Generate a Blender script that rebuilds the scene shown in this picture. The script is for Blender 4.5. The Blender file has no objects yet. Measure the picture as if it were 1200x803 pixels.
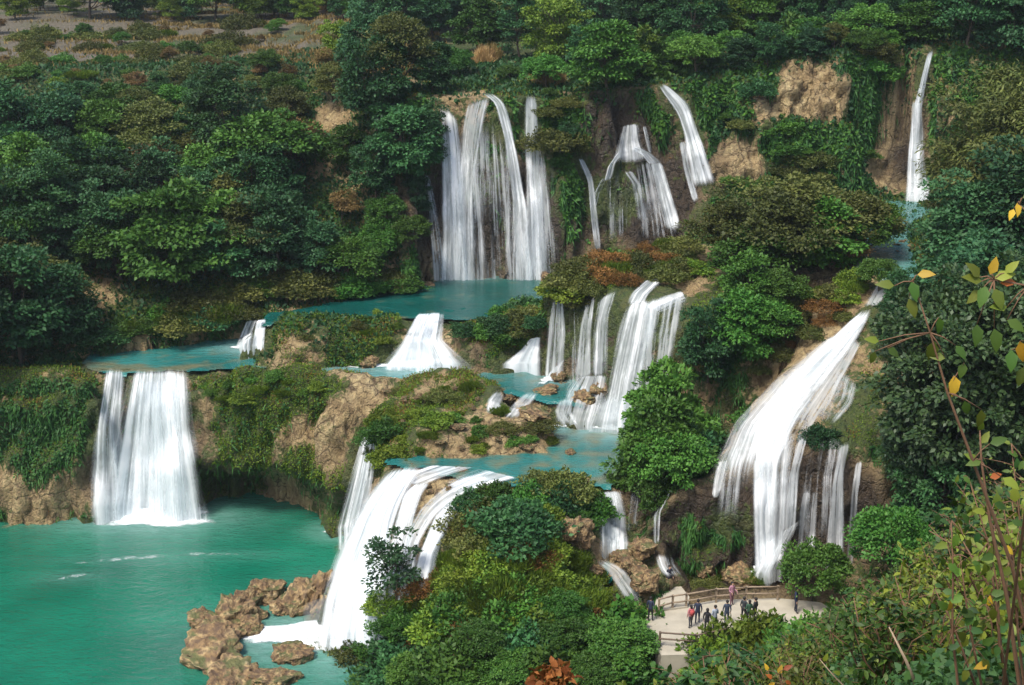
import bpy, bmesh, math, random
import numpy as np
from mathutils import Vector, Matrix
from mathutils.bvhtree import BVHTree

R = math.radians
random.seed(7)
rng = np.random.default_rng(11)
scene = bpy.context.scene
C = scene.collection

# ------------------------------------------------------------------ camera
CAM_Z = 44.0
FPX = 1500.0                       # focal length in pixels of the 1200 px wide photograph
PITCH = math.atan(461 / FPX)
cam_d = bpy.data.cameras.new('camera')
cam_d.sensor_width = 36.0
cam_d.lens = 36.0 * FPX / 1200.0
cam_d.clip_end = 6000
cam = bpy.data.objects.new('camera', cam_d)
C.objects.link(cam)
cam.location = (0, 0, CAM_Z)
cam.rotation_euler = (math.pi / 2 - PITCH, 0, 0)
scene.camera = cam

# ------------------------------------------------------------------ sky and sun
SUN_EL, SUN_AZ = 60, -140           # elevation; azimuth measured from +Y towards +X
world = bpy.data.worlds.new('World')
scene.world = world
world.use_nodes = True
wn = world.node_tree
wn.nodes.clear()
sky = wn.nodes.new('ShaderNodeTexSky')
sky.sky_type = 'NISHITA'
sky.sun_disc = False
sky.sun_elevation = R(SUN_EL)
sky.sun_rotation = R(SUN_AZ)
sky.air_density = 1.0
sky.dust_density = 3.0
bg = wn.nodes.new('ShaderNodeBackground')
bg.inputs[1].default_value = 0.10
wo = wn.nodes.new('ShaderNodeOutputWorld')
wn.links.new(sky.outputs[0], bg.inputs[0])
wn.links.new(bg.outputs[0], wo.inputs[0])
sun_d = bpy.data.lights.new('sun', 'SUN')
sun_d.energy = 1.6
sun_d.angle = R(14)
sun_d.color = (1.0, 0.95, 0.86)
sun = bpy.data.objects.new('sun', sun_d)
C.objects.link(sun)
_a, _e = R(SUN_AZ), R(SUN_EL)
sun.rotation_euler = Vector((math.sin(_a) * math.cos(_e), math.cos(_a) * math.cos(_e), math.sin(_e))).to_track_quat('Z', 'Y').to_euler()
sun.location = (0, 40, 90)

scene.view_settings.view_transform = 'Standard'
scene.view_settings.look = 'None'
scene.view_settings.exposure = 1.3
scene.view_settings.gamma = 1
scene.render.engine = 'CYCLES'
scene.cycles.use_denoising = True
scene.cycles.max_bounces = 6
scene.cycles.diffuse_bounces = 3
scene.cycles.glossy_bounces = 2
scene.cycles.transmission_bounces = 3
scene.cycles.transparent_max_bounces = 24
scene.cycles.volume_bounces = 0
scene.cycles.caustics_reflective = False
scene.cycles.caustics_refractive = False

# ------------------------------------------------------------------ survey helpers
SP, CP = math.sin(PITCH), math.cos(PITCH)
def ray(px, py):
    u, v = px - 600.0, py - 401.5
    return np.array([u, FPX * CP - v * SP, -FPX * SP - v * CP])
def Pz(px, py, z):                  # the place on level z seen at that spot of the photograph
    d = ray(px, py)
    t = (z - CAM_Z) / d[2]
    return np.array([d[0] * t, d[1] * t, z])
def Py(px, py, y):
    d = ray(px, py)
    t = y / d[1]
    return np.array([d[0] * t, y, CAM_Z + d[2] * t])
def XY(lst, z):
    return [tuple(Pz(a, b, z)[:2]) for a, b in lst]

# ------------------------------------------------------------------ noise
def _h(ix, iy, iz, s):
    h = (ix.astype(np.int64) * 374761393 + iy.astype(np.int64) * 668265263 + iz.astype(np.int64) * 2147483647 + s * 1274126177) & 0xffffffff
    h = ((h ^ (h >> 13)) * 1274126177) & 0xffffffff
    h = ((h ^ (h >> 16)) * 2246822519) & 0xffffffff
    return ((h ^ (h >> 15)) & 0xffffff) / float(0xffffff) * 2 - 1
def vnoise(p, s=0):
    i = np.floor(p); f = p - i; f = f * f * (3 - 2 * f)
    x, y, z = i[:, 0], i[:, 1], i[:, 2]
    r = 0
    for a in (0, 1):
        wa = f[:, 0] if a else 1 - f[:, 0]
        for b in (0, 1):
            wb = f[:, 1] if b else 1 - f[:, 1]
            for c in (0, 1):
                wc = f[:, 2] if c else 1 - f[:, 2]
                r = r + _h(x + a, y + b, z + c, s) * wa * wb * wc
    return r
def fbm(p, scale, octv=4, s=0, gain=0.5):
    p = np.asarray(p, float) * scale
    r, a = 0, 1.0
    for k in range(octv):
        r = r + a * vnoise(p + 17.3 * k, s + k)
        p = p * 2.03; a *= gain
    return r
def sstep(a, b, x):
    t = np.clip((x - a) / (b - a), 0, 1)
    return t * t * (3 - 2 * t)

def sdist(X, Y, poly):              # signed distance, positive inside
    d2 = np.full(X.shape, 1e18); ins = np.zeros(X.shape, bool)
    n = len(poly)
    for k in range(n):
        x0, y0 = poly[k]; x1, y1 = poly[(k + 1) % n]
        ex, ey = x1 - x0, y1 - y0
        L = ex * ex + ey * ey + 1e-12
        t = np.clip(((X - x0) * ex + (Y - y0) * ey) / L, 0, 1)
        d2 = np.minimum(d2, (X - x0 - t * ex) ** 2 + (Y - y0 - t * ey) ** 2)
        if abs(ey) > 1e-9:
            ins ^= ((Y < y0) != (Y < y1)) & (X < x0 + (Y - y0) * ex / ey)
    d = np.sqrt(d2)
    return np.where(ins, d, -d)

# ------------------------------------------------------------------ mesh helpers
def set_tags(o, label=None, cat=None, group=None, kind=None):
    if label: o['label'] = label
    if cat: o['category'] = cat
    if group: o['group'] = group
    if kind: o['kind'] = kind
    return o
def mesh_np(name, V, F, mat=None, smooth=True, attrs=None):
    """V (n,3); F (m,k) one face size"""
    me = bpy.data.meshes.new(name)
    V = np.ascontiguousarray(V, np.float32); F = np.ascontiguousarray(F, np.int32)
    m, k = F.shape
    me.vertices.add(len(V)); me.vertices.foreach_set('co', V.ravel())
    me.loops.add(m * k); me.loops.foreach_set('vertex_index', F.ravel())
    me.polygons.add(m)
    me.polygons.foreach_set('loop_start', np.arange(0, m * k, k, dtype=np.int32))
    me.polygons.foreach_set('loop_total', np.full(m, k, np.int32))
    if smooth: me.polygons.foreach_set('use_smooth', np.ones(m, bool))
    for an, (typ, arr) in (attrs or {}).items():
        at = me.attributes.new(an, typ, 'POINT')
        arr = np.ascontiguousarray(arr, np.float32)
        at.data.foreach_set({'FLOAT': 'value', 'FLOAT_COLOR': 'color', 'FLOAT_VECTOR': 'vector', 'FLOAT2': 'vector'}[typ], arr.ravel())
    me.update(calc_edges=True)
    if mat: me.materials.append(mat)
    return me
def link(name, me, parent=None):
    o = bpy.data.objects.new(name, me)
    C.objects.link(o)
    if parent: o.parent = parent
    return o
def empty(name, loc=(0, 0, 0), rz=0):
    o = bpy.data.objects.new(name, None)
    o.empty_display_size = 0.3
    C.objects.link(o)
    o.location = loc
    o.rotation_euler = (0, 0, rz)
    return o
def from_bm(name, bm, mat, parent=None, smooth=False):
    me = bpy.data.meshes.new(name)
    bm.to_mesh(me); bm.free()
    for m in (mat if isinstance(mat, (list, tuple)) else [mat]): me.materials.append(m)
    if smooth:
        me.polygons.foreach_set('use_smooth', np.ones(len(me.polygons), bool))
    return link(name, me, parent)
def bm_box(bm, c, s, rz=0.0, bev=0.0):
    M = Matrix.Translation(c) @ Matrix.Rotation(rz, 4, 'Z') @ Matrix.Diagonal((s[0], s[1], s[2], 1))
    bmesh.ops.create_cube(bm, size=1, matrix=M)
    return bm
def bm_tube(bm, pts, rad, seg=6, cap=True):
    rings = []
    n = len(pts)
    pts = [Vector(p) for p in pts]
    for i, p in enumerate(pts):
        d = (pts[min(i + 1, n - 1)] - pts[max(i - 1, 0)]).normalized()
        a = d.cross(Vector((0, 0, 1)))
        if a.length < 0.05: a = d.cross(Vector((0, 1, 0)))
        a.normalize(); b = d.cross(a)
        r = rad[i] if hasattr(rad, '__len__') else rad
        rings.append([bm.verts.new(p + a * r * math.cos(2 * math.pi * k / seg) + b * r * math.sin(2 * math.pi * k / seg)) for k in range(seg)])
    for i in range(n - 1):
        for k in range(seg):
            bm.faces.new((rings[i][k], rings[i][(k + 1) % seg], rings[i + 1][(k + 1) % seg], rings[i + 1][k]))
    if cap:
        bm.faces.new(rings[0][::-1]); bm.faces.new(rings[-1])
    return bm

# ------------------------------------------------------------------ materials
class NT:
    def __init__(self, name):
        self.m = bpy.data.materials.new(name); self.m.use_nodes = True
        self.t = self.m.node_tree; self.t.nodes.clear()
    def n(self, typ, ins=None, **kw):
        nd = self.t.nodes.new(typ)
        for k, v in kw.items(): setattr(nd, k, v)
        for k, v in (ins or {}).items():
            if hasattr(v, 'is_linked') or isinstance(v, bpy.types.NodeSocket): self.t.links.new(v, nd.inputs[k])
            else: nd.inputs[k].default_value = v
        return nd
    def ramp(self, fac, stops, interp='LINEAR'):
        nd = self.t.nodes.new('ShaderNodeValToRGB')
        nd.color_ramp.interpolation = interp
        el = nd.color_ramp.elements
        while len(el) < len(stops): el.new(0.5)
        for e, (p, c) in zip(el, stops):
            e.position = p; e.color = c if len(c) == 4 else (*c, 1)
        self.t.links.new(fac, nd.inputs[0])
        return nd.outputs[0]
    def math(self, op, a, b=0.5, clamp=False):
        nd = self.t.nodes.new('ShaderNodeMath'); nd.operation = op; nd.use_clamp = clamp
        for i, v in enumerate((a, b)):
            if isinstance(v, bpy.types.NodeSocket): self.t.links.new(v, nd.inputs[i])
            else: nd.inputs[i].default_value = v
        return nd.outputs[0]
    def mix(self, fac, a, b, blend='MIX'):
        nd = self.t.nodes.new('ShaderNodeMix'); nd.data_type = 'RGBA'; nd.blend_type = blend
        for i, v in ((0, fac), (6, a), (7, b)):
            if isinstance(v, bpy.types.NodeSocket): self.t.links.new(v, nd.inputs[i])
            else: nd.inputs[i].default_value = v if not hasattr(v, '__len__') or len(v) == 4 else (*v, 1)
        return nd.outputs[2]
    def noise(self, vec, scale, detail=4, rough=0.55, dist=0.0):
        ins = {'Scale': scale, 'Detail': detail, 'Roughness': rough, 'Distortion': dist}
        if vec is not None: ins['Vector'] = vec
        return self.n('ShaderNodeTexNoise', ins).outputs[0]
    def attr(self, name, out='Fac'):
        return self.n('ShaderNodeAttribute', attribute_name=name).outputs[out]
    def out(self, sh):
        o = self.t.nodes.new('ShaderNodeOutputMaterial')
        self.t.links.new(sh, o.inputs[0]); return self.m

def mat_plain(name, col, rough=0.7, var=0.15, scale=6.0):
    t = NT(name)
    co = t.n('ShaderNodeTexCoord').outputs['Object']
    nz = t.noise(co, scale, 3)
    c = t.mix(nz, tuple(x * (1 - var) for x in col), tuple(min(1, x * (1 + var)) for x in col))
    b = t.n('ShaderNodeBsdfPrincipled', {'Base Color': c, 'Roughness': rough})
    return t.out(b.outputs[0])

def mat_terrain():
    t = NT('travertine')
    g = t.n('ShaderNodeNewGeometry')
    pos = g.outputs['Position']
    mask = t.n('ShaderNodeSeparateColor', {0: t.attr('mask', 'Color')})
    moss_a, wet_a, soil_a = mask.outputs[0], mask.outputs[1], mask.outputs[2]
    n1 = t.noise(pos, 0.55, 6, 0.6, 0.4)
    n2 = t.noise(pos, 2.3, 5, 0.65)
    n3 = t.noise(pos, 7.0, 4, 0.6)
    rock = t.ramp(n1, [(0.22, (0.20, 0.125, 0.055)), (0.38, (0.38, 0.265, 0.115)), (0.55, (0.52, 0.395, 0.19)), (0.8, (0.62, 0.51, 0.29))])
    rock = t.mix(t.ramp(n2, [(0.38, (0, 0, 0)), (0.62, (1, 1, 1))]), t.mix(0.5, rock, (0.14, 0.075, 0.035)), rock)
    rock = t.mix(t.math('MULTIPLY', n3, 0.4), rock, (0.55, 0.44, 0.25))
    # vertical mineral and algae streaks
    mp = t.n('ShaderNodeMapping', {'Vector': pos, 'Scale': (1.6, 1.6, 0.16)})
    st = t.noise(mp.outputs[0], 1.4, 5, 0.6)
    rock = t.mix(t.ramp(st, [(0.45, (0, 0, 0)), (0.68, (0.65, 0.65, 0.65))]), rock, (0.11, 0.065, 0.032))
    wpv = t.n('ShaderNodeVectorMath', {0: pos, 1: t.n('ShaderNodeTexNoise', {'Vector': pos, 'Scale': 1.1, 'Detail': 3}).outputs[1]}, operation='ADD')
    vo = t.n('ShaderNodeTexVoronoi', {'Vector': wpv.outputs[0], 'Scale': 0.75}, feature='DISTANCE_TO_EDGE').outputs[0]
    crk = t.ramp(vo, [(0.0, (1, 1, 1)), (0.05, (0.25, 0.25, 0.25)), (0.14, (0, 0, 0))])
    rock = t.mix(t.math('MULTIPLY', crk, t.ramp(n1, [(0.4, (0, 0, 0)), (0.55, (0.85, 0.85, 0.85))])), rock, (0.06, 0.035, 0.02))
    wetc = t.mix(st, (0.012, 0.012, 0.010), (0.060, 0.036, 0.020))
    wf = t.math('MULTIPLY', wet_a, t.ramp(n2, [(0.25, (0.85, 0.85, 0.85)), (0.6, (1, 1, 1))]))
    c = t.mix(wf, rock, wetc)
    moss = t.mix(t.ramp(t.math('ADD', t.math('MULTIPLY', n2, 0.6), t.math('MULTIPLY', n3, 0.4)), [(0.35, (0, 0, 0)), (0.65, (1, 1, 1))]), (0.014, 0.034, 0.008), (0.095, 0.125, 0.024))
    moss = t.mix(t.ramp(n1, [(0.5, (0, 0, 0)), (0.75, (0.6, 0.6, 0.6))]), moss, (0.12, 0.10, 0.035))
    mf = t.math('ADD', moss_a, t.math('ADD', t.math('MULTIPLY', t.math('SUBTRACT', n2, 0.5), 1.2), t.math('MULTIPLY', t.math('SUBTRACT', n1, 0.5), 1.6)))
    mf = t.ramp(mf, [(0.42, (0, 0, 0)), (0.58, (1, 1, 1))])
    c = t.mix(mf, c, moss)
    mp2 = t.n('ShaderNodeMapping', {'Vector': pos, 'Scale': (0.35, 1.6, 0.35)})
    soil = t.mix(t.noise(mp2.outputs[0], 1.2, 5, 0.7), (0.085, 0.075, 0.045), (0.20, 0.165, 0.115))
    c = t.mix(soil_a, c, soil)
    bump = t.n('ShaderNodeBump', {'Strength': 1.0, 'Distance': 0.55, 'Height': t.math('SUBTRACT', t.math('ADD', t.math('MULTIPLY', n2, 1.0), t.math('MULTIPLY', n3, 0.5)), t.math('MULTIPLY', crk, 0.25))})
    ro = t.math('SUBTRACT', 0.9, t.math('MULTIPLY', wf, 0.45))
    b = t.n('ShaderNodeBsdfPrincipled', {'Base Color': c, 'Roughness': ro, 'Normal': bump.outputs[0]})
    return t.out(b.outputs[0])

def mat_water(name, deep, pale, ripple=0.5, scale=2.0):
    t = NT(name)
    g = t.n('ShaderNodeNewGeometry'); pos = g.outputs['Position']
    mp = t.n('ShaderNodeMapping', {'Vector': pos, 'Scale': (0.55, 1.25, 1.0), 'Rotation': (0, 0, 0.25)})
    mp2 = t.n('ShaderNodeMapping', {'Vector': pos, 'Scale': (0.8, 1.3, 1.0), 'Rotation': (0, 0, -0.4)})
    w1 = t.noise(mp.outputs[0], scale, 4, 0.65, 0.4)
    w2 = t.noise(mp2.outputs[0], scale * 2.7, 3, 0.6)
    n0 = t.ramp(t.noise(pos, 0.11, 4, 0.55), [(0.32, (0, 0, 0)), (0.68, (1, 1, 1))])
    sh = t.attr('shallow')
    c = t.mix(n0, deep, pale)
    c = t.mix(t.math('MULTIPLY', t.attr('aer'), t.ramp(w1, [(0.3, (0.55, 0.55, 0.55)), (0.65, (1, 1, 1))])), c, (0.42, 0.60, 0.60))
    c = t.mix(t.math('MULTIPLY', sh, 0.85), c, (0.15, 0.14, 0.075))
    bump = t.n('ShaderNodeBump', {'Strength': ripple, 'Distance': 0.35, 'Height': t.math('ADD', w1, t.math('MULTIPLY', w2, 0.45))})
    b = t.n('ShaderNodeBsdfPrincipled', {'Base Color': c, 'Roughness': 0.12, 'Normal': bump.outputs[0], 'IOR': 1.33})
    return t.out(b.outputs[0])
# ------------------------------------------------------------------ terrain
def axis(lo, hi, step, out_lo, out_hi, g=1.13):
    a = list(np.arange(lo, hi + 1e-6, step))
    s, x = step, a[-1]
    while x < out_hi: s *= g; x += s; a.append(x)
    s, x, pre = step, a[0], []
    while x > out_lo: s *= g; x -= s; pre.append(x)
    return np.array(pre[::-1] + a)
gx = axis(-46, 46, 0.25, -2500, 2500)
gy = axis(66, 126, 0.135, -60, 4000)
GX, GY = np.meshgrid(gx, gy)
FX, FY = GX.ravel(), GY.ravel()
P0 = np.stack([FX, FY, np.zeros_like(FX)], 1)
wob = fbm(P0, 0.22, 4, 3)                       # wobble of every edge
wob2 = fbm(P0, 0.9, 3, 9)
H = np.full(FX.shape, -2.2) + 0.3 * wob

def softplus(s): return np.log1p(np.exp(np.clip(s, -30, 30))) + np.maximum(s - 30, 0)
def region(poly, level, slope=5.0, k=0.45, wa=0.5, base=None):
    """raise the ground to level inside poly, falling away outside at the given slope"""
    global H
    d = sdist(FX, FY, poly) + wa * wob + wa * 0.35 * wob2
    hr = level - slope * k * softplus(-d / k)
    H = np.maximum(H, hr)
    return d

# second river level, dammed by the long left lip
region(XY([(-330, 441), (60, 440), (222, 442), (300, 438), (420, 446), (560, 455), (640, 475), (700, 478), (780, 440), (780, 330), (-330, 330)], 10.9), 10.85, 6, 0.25, 0.3)
# shallow rock sill above the left waterfall
region(XY([(40, 441), (222, 441), (262, 426), (110, 424)], 11.1), 11.1, 6, 0.25, 0.2)
# dry lip left of the left waterfall
region(XY([(-330, 441), (-40, 441), (60, 438), (104, 437), (100, 425), (-330, 415)], 11.9), 11.9, 6, 0.5, 0.4)
# middle bluff: humped top, falling to the right
bl = [(-25.8, 96.4), (-22.5, 97.4), (-14, 97.0), (-8, 96.5), (-3.5, 96.8), (-0.6, 95.2), (1.0, 91.5), (3.6, 88.6), (3.6, 84.6), (-2.5, 84.2), (-8.6, 84.0), (-9.6, 86.5), (-10.2, 91.6), (-11.9, 91.8), (-12.6, 90.8), (-16.5, 93.6), (-21, 95.2)]
lev = 10.15 + np.clip((FY - 84) * 0.19, 0, 2.4) + 0.55 * wob + 0.25 * wob2
region(bl, lev, 5.5, 0.7, 0.3)
# third river level and its lip
l3 = XY([(440, 562), (470, 558), (520, 572), (575, 582), (640, 584), (700, 578), (735, 576), (770, 575), (790, 490), (620, 490), (600, 525), (450, 540)], 9.0)
region(l3, 9.12, 3.0, 0.3, 0.25)
# ramp of rock under the lower cascade
rp = XY([(452, 572), (505, 566), (575, 580), (590, 610), (540, 640), (470, 640)], 8.0)
region(rp, 8.2 + 0.42 * (FY - 80), 2.6, 0.5, 0.35)
region(XY([(382, 672), (420, 660), (436, 690), (432, 715), (390, 712)], 2.5), 2.6, 2.4, 0.5, 0.3)
# bush island in front
lev = 8.6 + 0.35 * wob - np.clip(75 - FY, 0, 20) * 0.55
region(XY([(520, 655), (560, 600), (600, 575), (690, 572), (712, 600), (650, 640), (735, 690), (760, 760), (700, 860), (470, 860), (490, 740), (505, 690)], 8.2), lev, 2.6, 0.8, 0.3)
# bowl of the small right pool and rocks by the platform
region(XY([(630, 610), (780, 610), (800, 690), (700, 700)], 4.8), 4.7, 2.0, 0.4, 0.3)
# shelf of the viewing platform
region([(8.0, 76.8), (9.6, 70), (12, 66.5), (24, 66.5), (42, 68), (60, 80), (60, 100), (24, 92), (9.5, 80)], 4.25 + 0.1 * wob, 1.6, 0.5, 0.3)
# first river level (upper pool) with the rim islands
region(XY([(290, 390), (390, 388), (520, 388), (640, 386), (760, 370), (760, 310), (380, 310)], 13.3), 13.6, 3.0, 0.3, 0.25)
region(XY([(313, 372), (330, 364), (420, 361), (495, 364), (508, 370), (500, 379), (400, 379), (325, 383)], 14.5), 14.5 + 0.25 * wob, 2.4, 0.7, 0.25)
region(XY([(522, 380), (545, 372), (600, 364), (650, 362), (650, 376), (560, 386)], 14.6), 14.7 + 0.3 * wob, 2.2, 0.7, 0.25)
# right-hand terrace carrying the three-strand falls
mt = [(2.9, 99.2), (5.2, 96.6), (7.0, 94.5), (9.0, 91.4), (11.5, 89.6), (15, 89.0), (19, 87.5), (23, 90), (30, 90), (60, 92), (60, 122), (34, 121), (31, 108), (26, 107), (15, 106), (8.5, 104.5), (4.5, 103)]
lev = 18.3 + np.clip((FY - 90) * 0.145, -0.6, 2.6) + 0.35 * wob + np.clip(FX - 18, 0, 14) * 0.05
region(mt, lev, 6.0, 0.6, 0.35)
# rock apron of the big right fall
lev = 19.2 + 0.246 * (FX - 25) + 0.526 * (FY - 88) + 0.3 * wob
lev = np.minimum(lev, 20.6)
region([(8.9, 76.2), (12.5, 77.0), (16.2, 76.9), (19.5, 76.6), (23, 76.6), (27, 77.0), (31, 80), (31, 92), (24.5, 93), (22.3, 90.3), (19.6, 86.2), (14.3, 80.1), (11, 78.2)], lev, 5.0, 0.45, 0.2)
# heap of boulders at the foot of the apron
region(XY([(745, 640), (775, 620), (790, 680), (720, 690), (730, 660)], 5.5), 6.0 + 0.9 * wob2, 1.6, 0.5, 0.3)
# right bank
region([(31, 84), (36, 80), (60, 70), (120, 70), (120, 125), (46, 118), (40, 108), (33, 95)], 22 + 0.5 * wob + np.clip(FX - 36, 0, 40) * 0.15, 1.3, 1.0, 0.5)

# back wall: foot line and top line as functions of x
wx = [-260, -120, -52, -44, -36, -27, -19, -12.5, -9.6, -8.6, -3, 2.5, 4.0, 8.5, 13, 18, 24, 32, 36.5, 40, 46, 60, 130, 260]
fy = [60, 78, 98.5, 100.5, 103.2, 106.6, 109.5, 112.0, 113.8, 117.8, 118.5, 118.6, 118.2, 118.6, 118.8, 118.0, 119.0, 119.5, 119.5, 118, 112, 110, 112, 112]
fz = [11, 11.5, 11.8, 11.8, 12.0, 12.6, 13.6, 14.2, 14.2, 13.6, 13.4, 13.4, 13.4, 14, 16, 18, 19, 20.8, 20.8, 21, 22, 22, 22, 22]
ty = [120, 136, 141, 142, 143, 142, 133, 126, 123.2, 122.2, 121.6, 121.8, 122.4, 123.4, 124.5, 126.0, 125.2, 124.4, 124.2, 124.5, 124, 124, 126, 130]
tz = [32, 31.6, 31.6, 31.6, 31.8, 32.2, 32.0, 31.4, 30.8, 30.5, 30.6, 30.6, 30.7, 31.2, 31.6, 32.4, 33.4, 34.6, 34.9, 35.2, 35.6, 36, 36, 36]
xx = FX + 0.0
yy = FY + 0.9 * wob + 0.5 * wob2
fyi, fzi, tyi, tzi = (np.interp(xx, wx, a) for a in (fy, fz, ty, tz))
s = np.clip((yy - fyi) / (tyi - fyi), 0, None)
steep = sstep(12, 6, tyi - fyi)
prof = np.where(s < 1, s ** (1 - 0.45 * steep), 1.0)
# ledge half-way up the right-hand part of the wall
ledge = sstep(4.5, 7.5, FX) * sstep(22, 16, FX)
prof = np.where(s < 1, prof + ledge * 0.18 * np.sin(np.clip(s, 0, 1) * 2 * math.pi) * -1, prof)
Hb = fzi + (tzi - fzi) * np.clip(prof, 0, 1)
far = np.clip(yy - tyi, 0, None)
# stepped fields on the left part of the plateau
left = sstep(-6, -22, FX) * sstep(-200, -120, FX)
st = far * 0.085
stp = (np.floor(st / 0.75) + sstep(0.84, 1.0, (st / 0.75) % 1)) * 0.75
plate = np.where(far > 0, np.minimum(far * 0.05 * (1 - left) + stp * left, 3.4 + 0.002 * far) + 0.25 * wob * sstep(0, 10, far) * (1 - left * .7), 0)
# far ranges of hills
hills = sstep(420, 900, FY) * (26 + 26 * fbm(P0, 0.0035, 4, 21))
Hb = np.where(s > 0, Hb + plate + hills, -50)
H = np.maximum(H, Hb)

# hill on which the photographer stands
ang = FX / np.maximum(FY, 4)
sl = 0.80 - 0.33 * sstep(0.02, 0.42, ang)
Hc = 42.1 - np.clip(FY - 1.0, 0, None) * sl + 0.5 * wob
Hc = np.where(FY < 1, 42.1 + 0.3 * wob, Hc)
Hc = Hc - np.clip(-FX - 10, 0, None) * 1.1 - np.clip(ang - 0.7, 0, 9) * 0.0
H = np.maximum(H, np.where(FY < 90, Hc, -50))

# carved channels
def carve(pts, w, depth):
    global H
    d = np.full(FX.shape, 1e9); zz = np.zeros_like(FX)
    for (x0, y0, z0), (x1, y1, z1) in zip(pts[:-1], pts[1:]):
        ex, ey = x1 - x0, y1 - y0
        t = np.clip(((FX - x0) * ex + (FY - y0) * ey) / (ex * ex + ey * ey), 0, 1)
        dd = np.hypot(FX - x0 - t * ex, FY - y0 - t * ey)
        zz = np.where(dd < d, z0 + t * (z1 - z0), zz); d = np.minimum(d, dd)
    w_ = w * (1 + 0.35 * wob)
    H = np.minimum(H, np.where(d < w_ * 2.2, zz - depth + np.clip(d / w_ - 0.5, 0, 2) ** 2 * 2.2 * depth, 1e9))
up = [(30.2, 94.0, 20.3), (30.0, 98, 20.8), (30.5, 103, 21.3), (32.5, 108, 21.6), (36, 114, 21.8), (36.5, 119.2, 21.8)]
carve(up, 2.0, 0.9)
carve([(-24.2, 105.5, 14.2), (-23.4, 107.5, 14.2), (-16, 110.5, 14.2), (-10, 112.5, 14.2)], 1.1, 0.7)
carve([(-7.4, 102.8, 13.9), (-7.2, 107.5, 14.0)], 1.4, 0.25)
carve([(3.1, 103.8, 13.6), (3.0, 106.5, 13.9)], 0.9, 0.5)
carve([(12.6, 99.5, 20.0), (10.6, 95, 19.2), (10.2, 91.0, 18.4)], 0.9, 0.3)

nX, nY = len(gx), len(gy)
V = np.stack([FX, FY, H], 1)
# rocky relief pushed out along the surface normal
Hg = H.reshape(nY, nX)
dzy, dzx = np.gradient(Hg, gy, gx)
N = np.stack([-dzx.ravel(), -dzy.ravel(), np.ones_like(FX)], 1)
N /= np.linalg.norm(N, axis=1)[:, None]
stp_ = sstep(0.75, 0.25, N[:, 2])
near = ((FY > 55) & (FY < 135) & (np.abs(FX) < 62)).astype(float)
i_ = near > 0
disp = np.zeros_like(FX)
pv = V[i_]
rid = 1 - np.abs(fbm(pv * np.array([1, 1, 0.6]), 0.45, 4, 31))
disp[i_] = (0.25 + 0.75 * stp_[i_]) * ((rid - 0.62) * 1.15 + 0.40 * fbm(pv, 1.3, 4, 41))
pch = np.exp(-(((V[:, 0] - 29) / 5.5) ** 2 + ((V[:, 2] - 30) / 4.0) ** 2)) * (FY > 112) * i_
disp[i_] += pch[i_] * 1.3 * (0.5 - np.abs(fbm(pv * np.array([1, 1, 1.6]), 0.7, 4, 77)))
H0 = H.copy()
V = V + N * disp[:, None]
# deep undercut below the middle bluff and a shallower one below the left lip
x, y, z = V[:, 0], V[:, 1], V[:, 2]
uc = sstep(-27.5, -25, x) * sstep(-10.5, -12.5, x) * sstep(88, 90, y) * sstep(99.5, 97, y)
amt = np.interp(x, [-27, -22, -17, -13, -11], [2.2, 4.2, 3.4, 1.4, 0.2])
V[:, 1] += uc * amt * 1.5 * sstep(5.6, 1.2, z)
uc2 = sstep(2.5, 5, x) * sstep(24, 20, x) * sstep(75, 76, y) * sstep(82, 79, y) * sstep(5, 7, FX)
V[:, 1] += uc2 * 1.2 * np.clip((9.5 - z) / 5, 0, 1)
idx = np.arange(nX * nY).reshape(nY, nX)
F = np.stack([idx[:-1, :-1], idx[:-1, 1:], idx[1:, 1:], idx[1:, :-1]], -1).reshape(-1, 4)
bvh = BVHTree.FromPolygons(V.tolist(), F.tolist())
CAMP = Vector((0, 0, CAM_Z))
def hit(px, py):
    d = ray(px, py); L = np.linalg.norm(d)
    p, n, i, t = bvh.ray_cast(CAMP, Vector(d / L))
    return (p, n, t) if p is not None else (None, None, None)
def ground(x, y, top=80.0):
    p, n, i, t = bvh.ray_cast(Vector((x, y, top)), Vector((0, 0, -1)))
    return p.z if p is not None else 0.0
def hitf(px, py, y0=61.0):          # the same, looking past the photographer's own hill
    d = ray(px, py); L = np.linalg.norm(d)
    s = Vector(d * (y0 / d[1])) + CAMP
    if ground(s.x, s.y) > s.z: s = s + Vector(d / L) * 14
    p, n, i, t = bvh.ray_cast(s, Vector(d / L))
    return (p, n, t) if p is not None else (None, None, None)
# ------------------------------------------------------------------ what grows where
x, y, z = V[:, 0], V[:, 1], V[:, 2]
nA = np.zeros(len(V)); nB = np.zeros(len(V))
iN = (FY > 50) & (FY < 260) & (np.abs(FX) < 120)
nA[iN] = fbm(V[iN], 0.22, 4, 51)
nB[iN] = fbm(V[iN], 0.5, 3, 57)
moss = 0.64 + 0.30 * nA
wet = np.zeros(len(V)); soil = np.zeros(len(V))
def blob(px, py, r, fld, amt, rz=None):
    p, n, t = hitf(px, py)
    if p is None: return
    rz = rz or r
    d2 = ((V[:, 0] - p.x) ** 2 + (V[:, 1] - p.y) ** 2) / r ** 2 + (V[:, 2] - p.z) ** 2 / rz ** 2
    fld += amt * np.exp(-d2)
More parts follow.
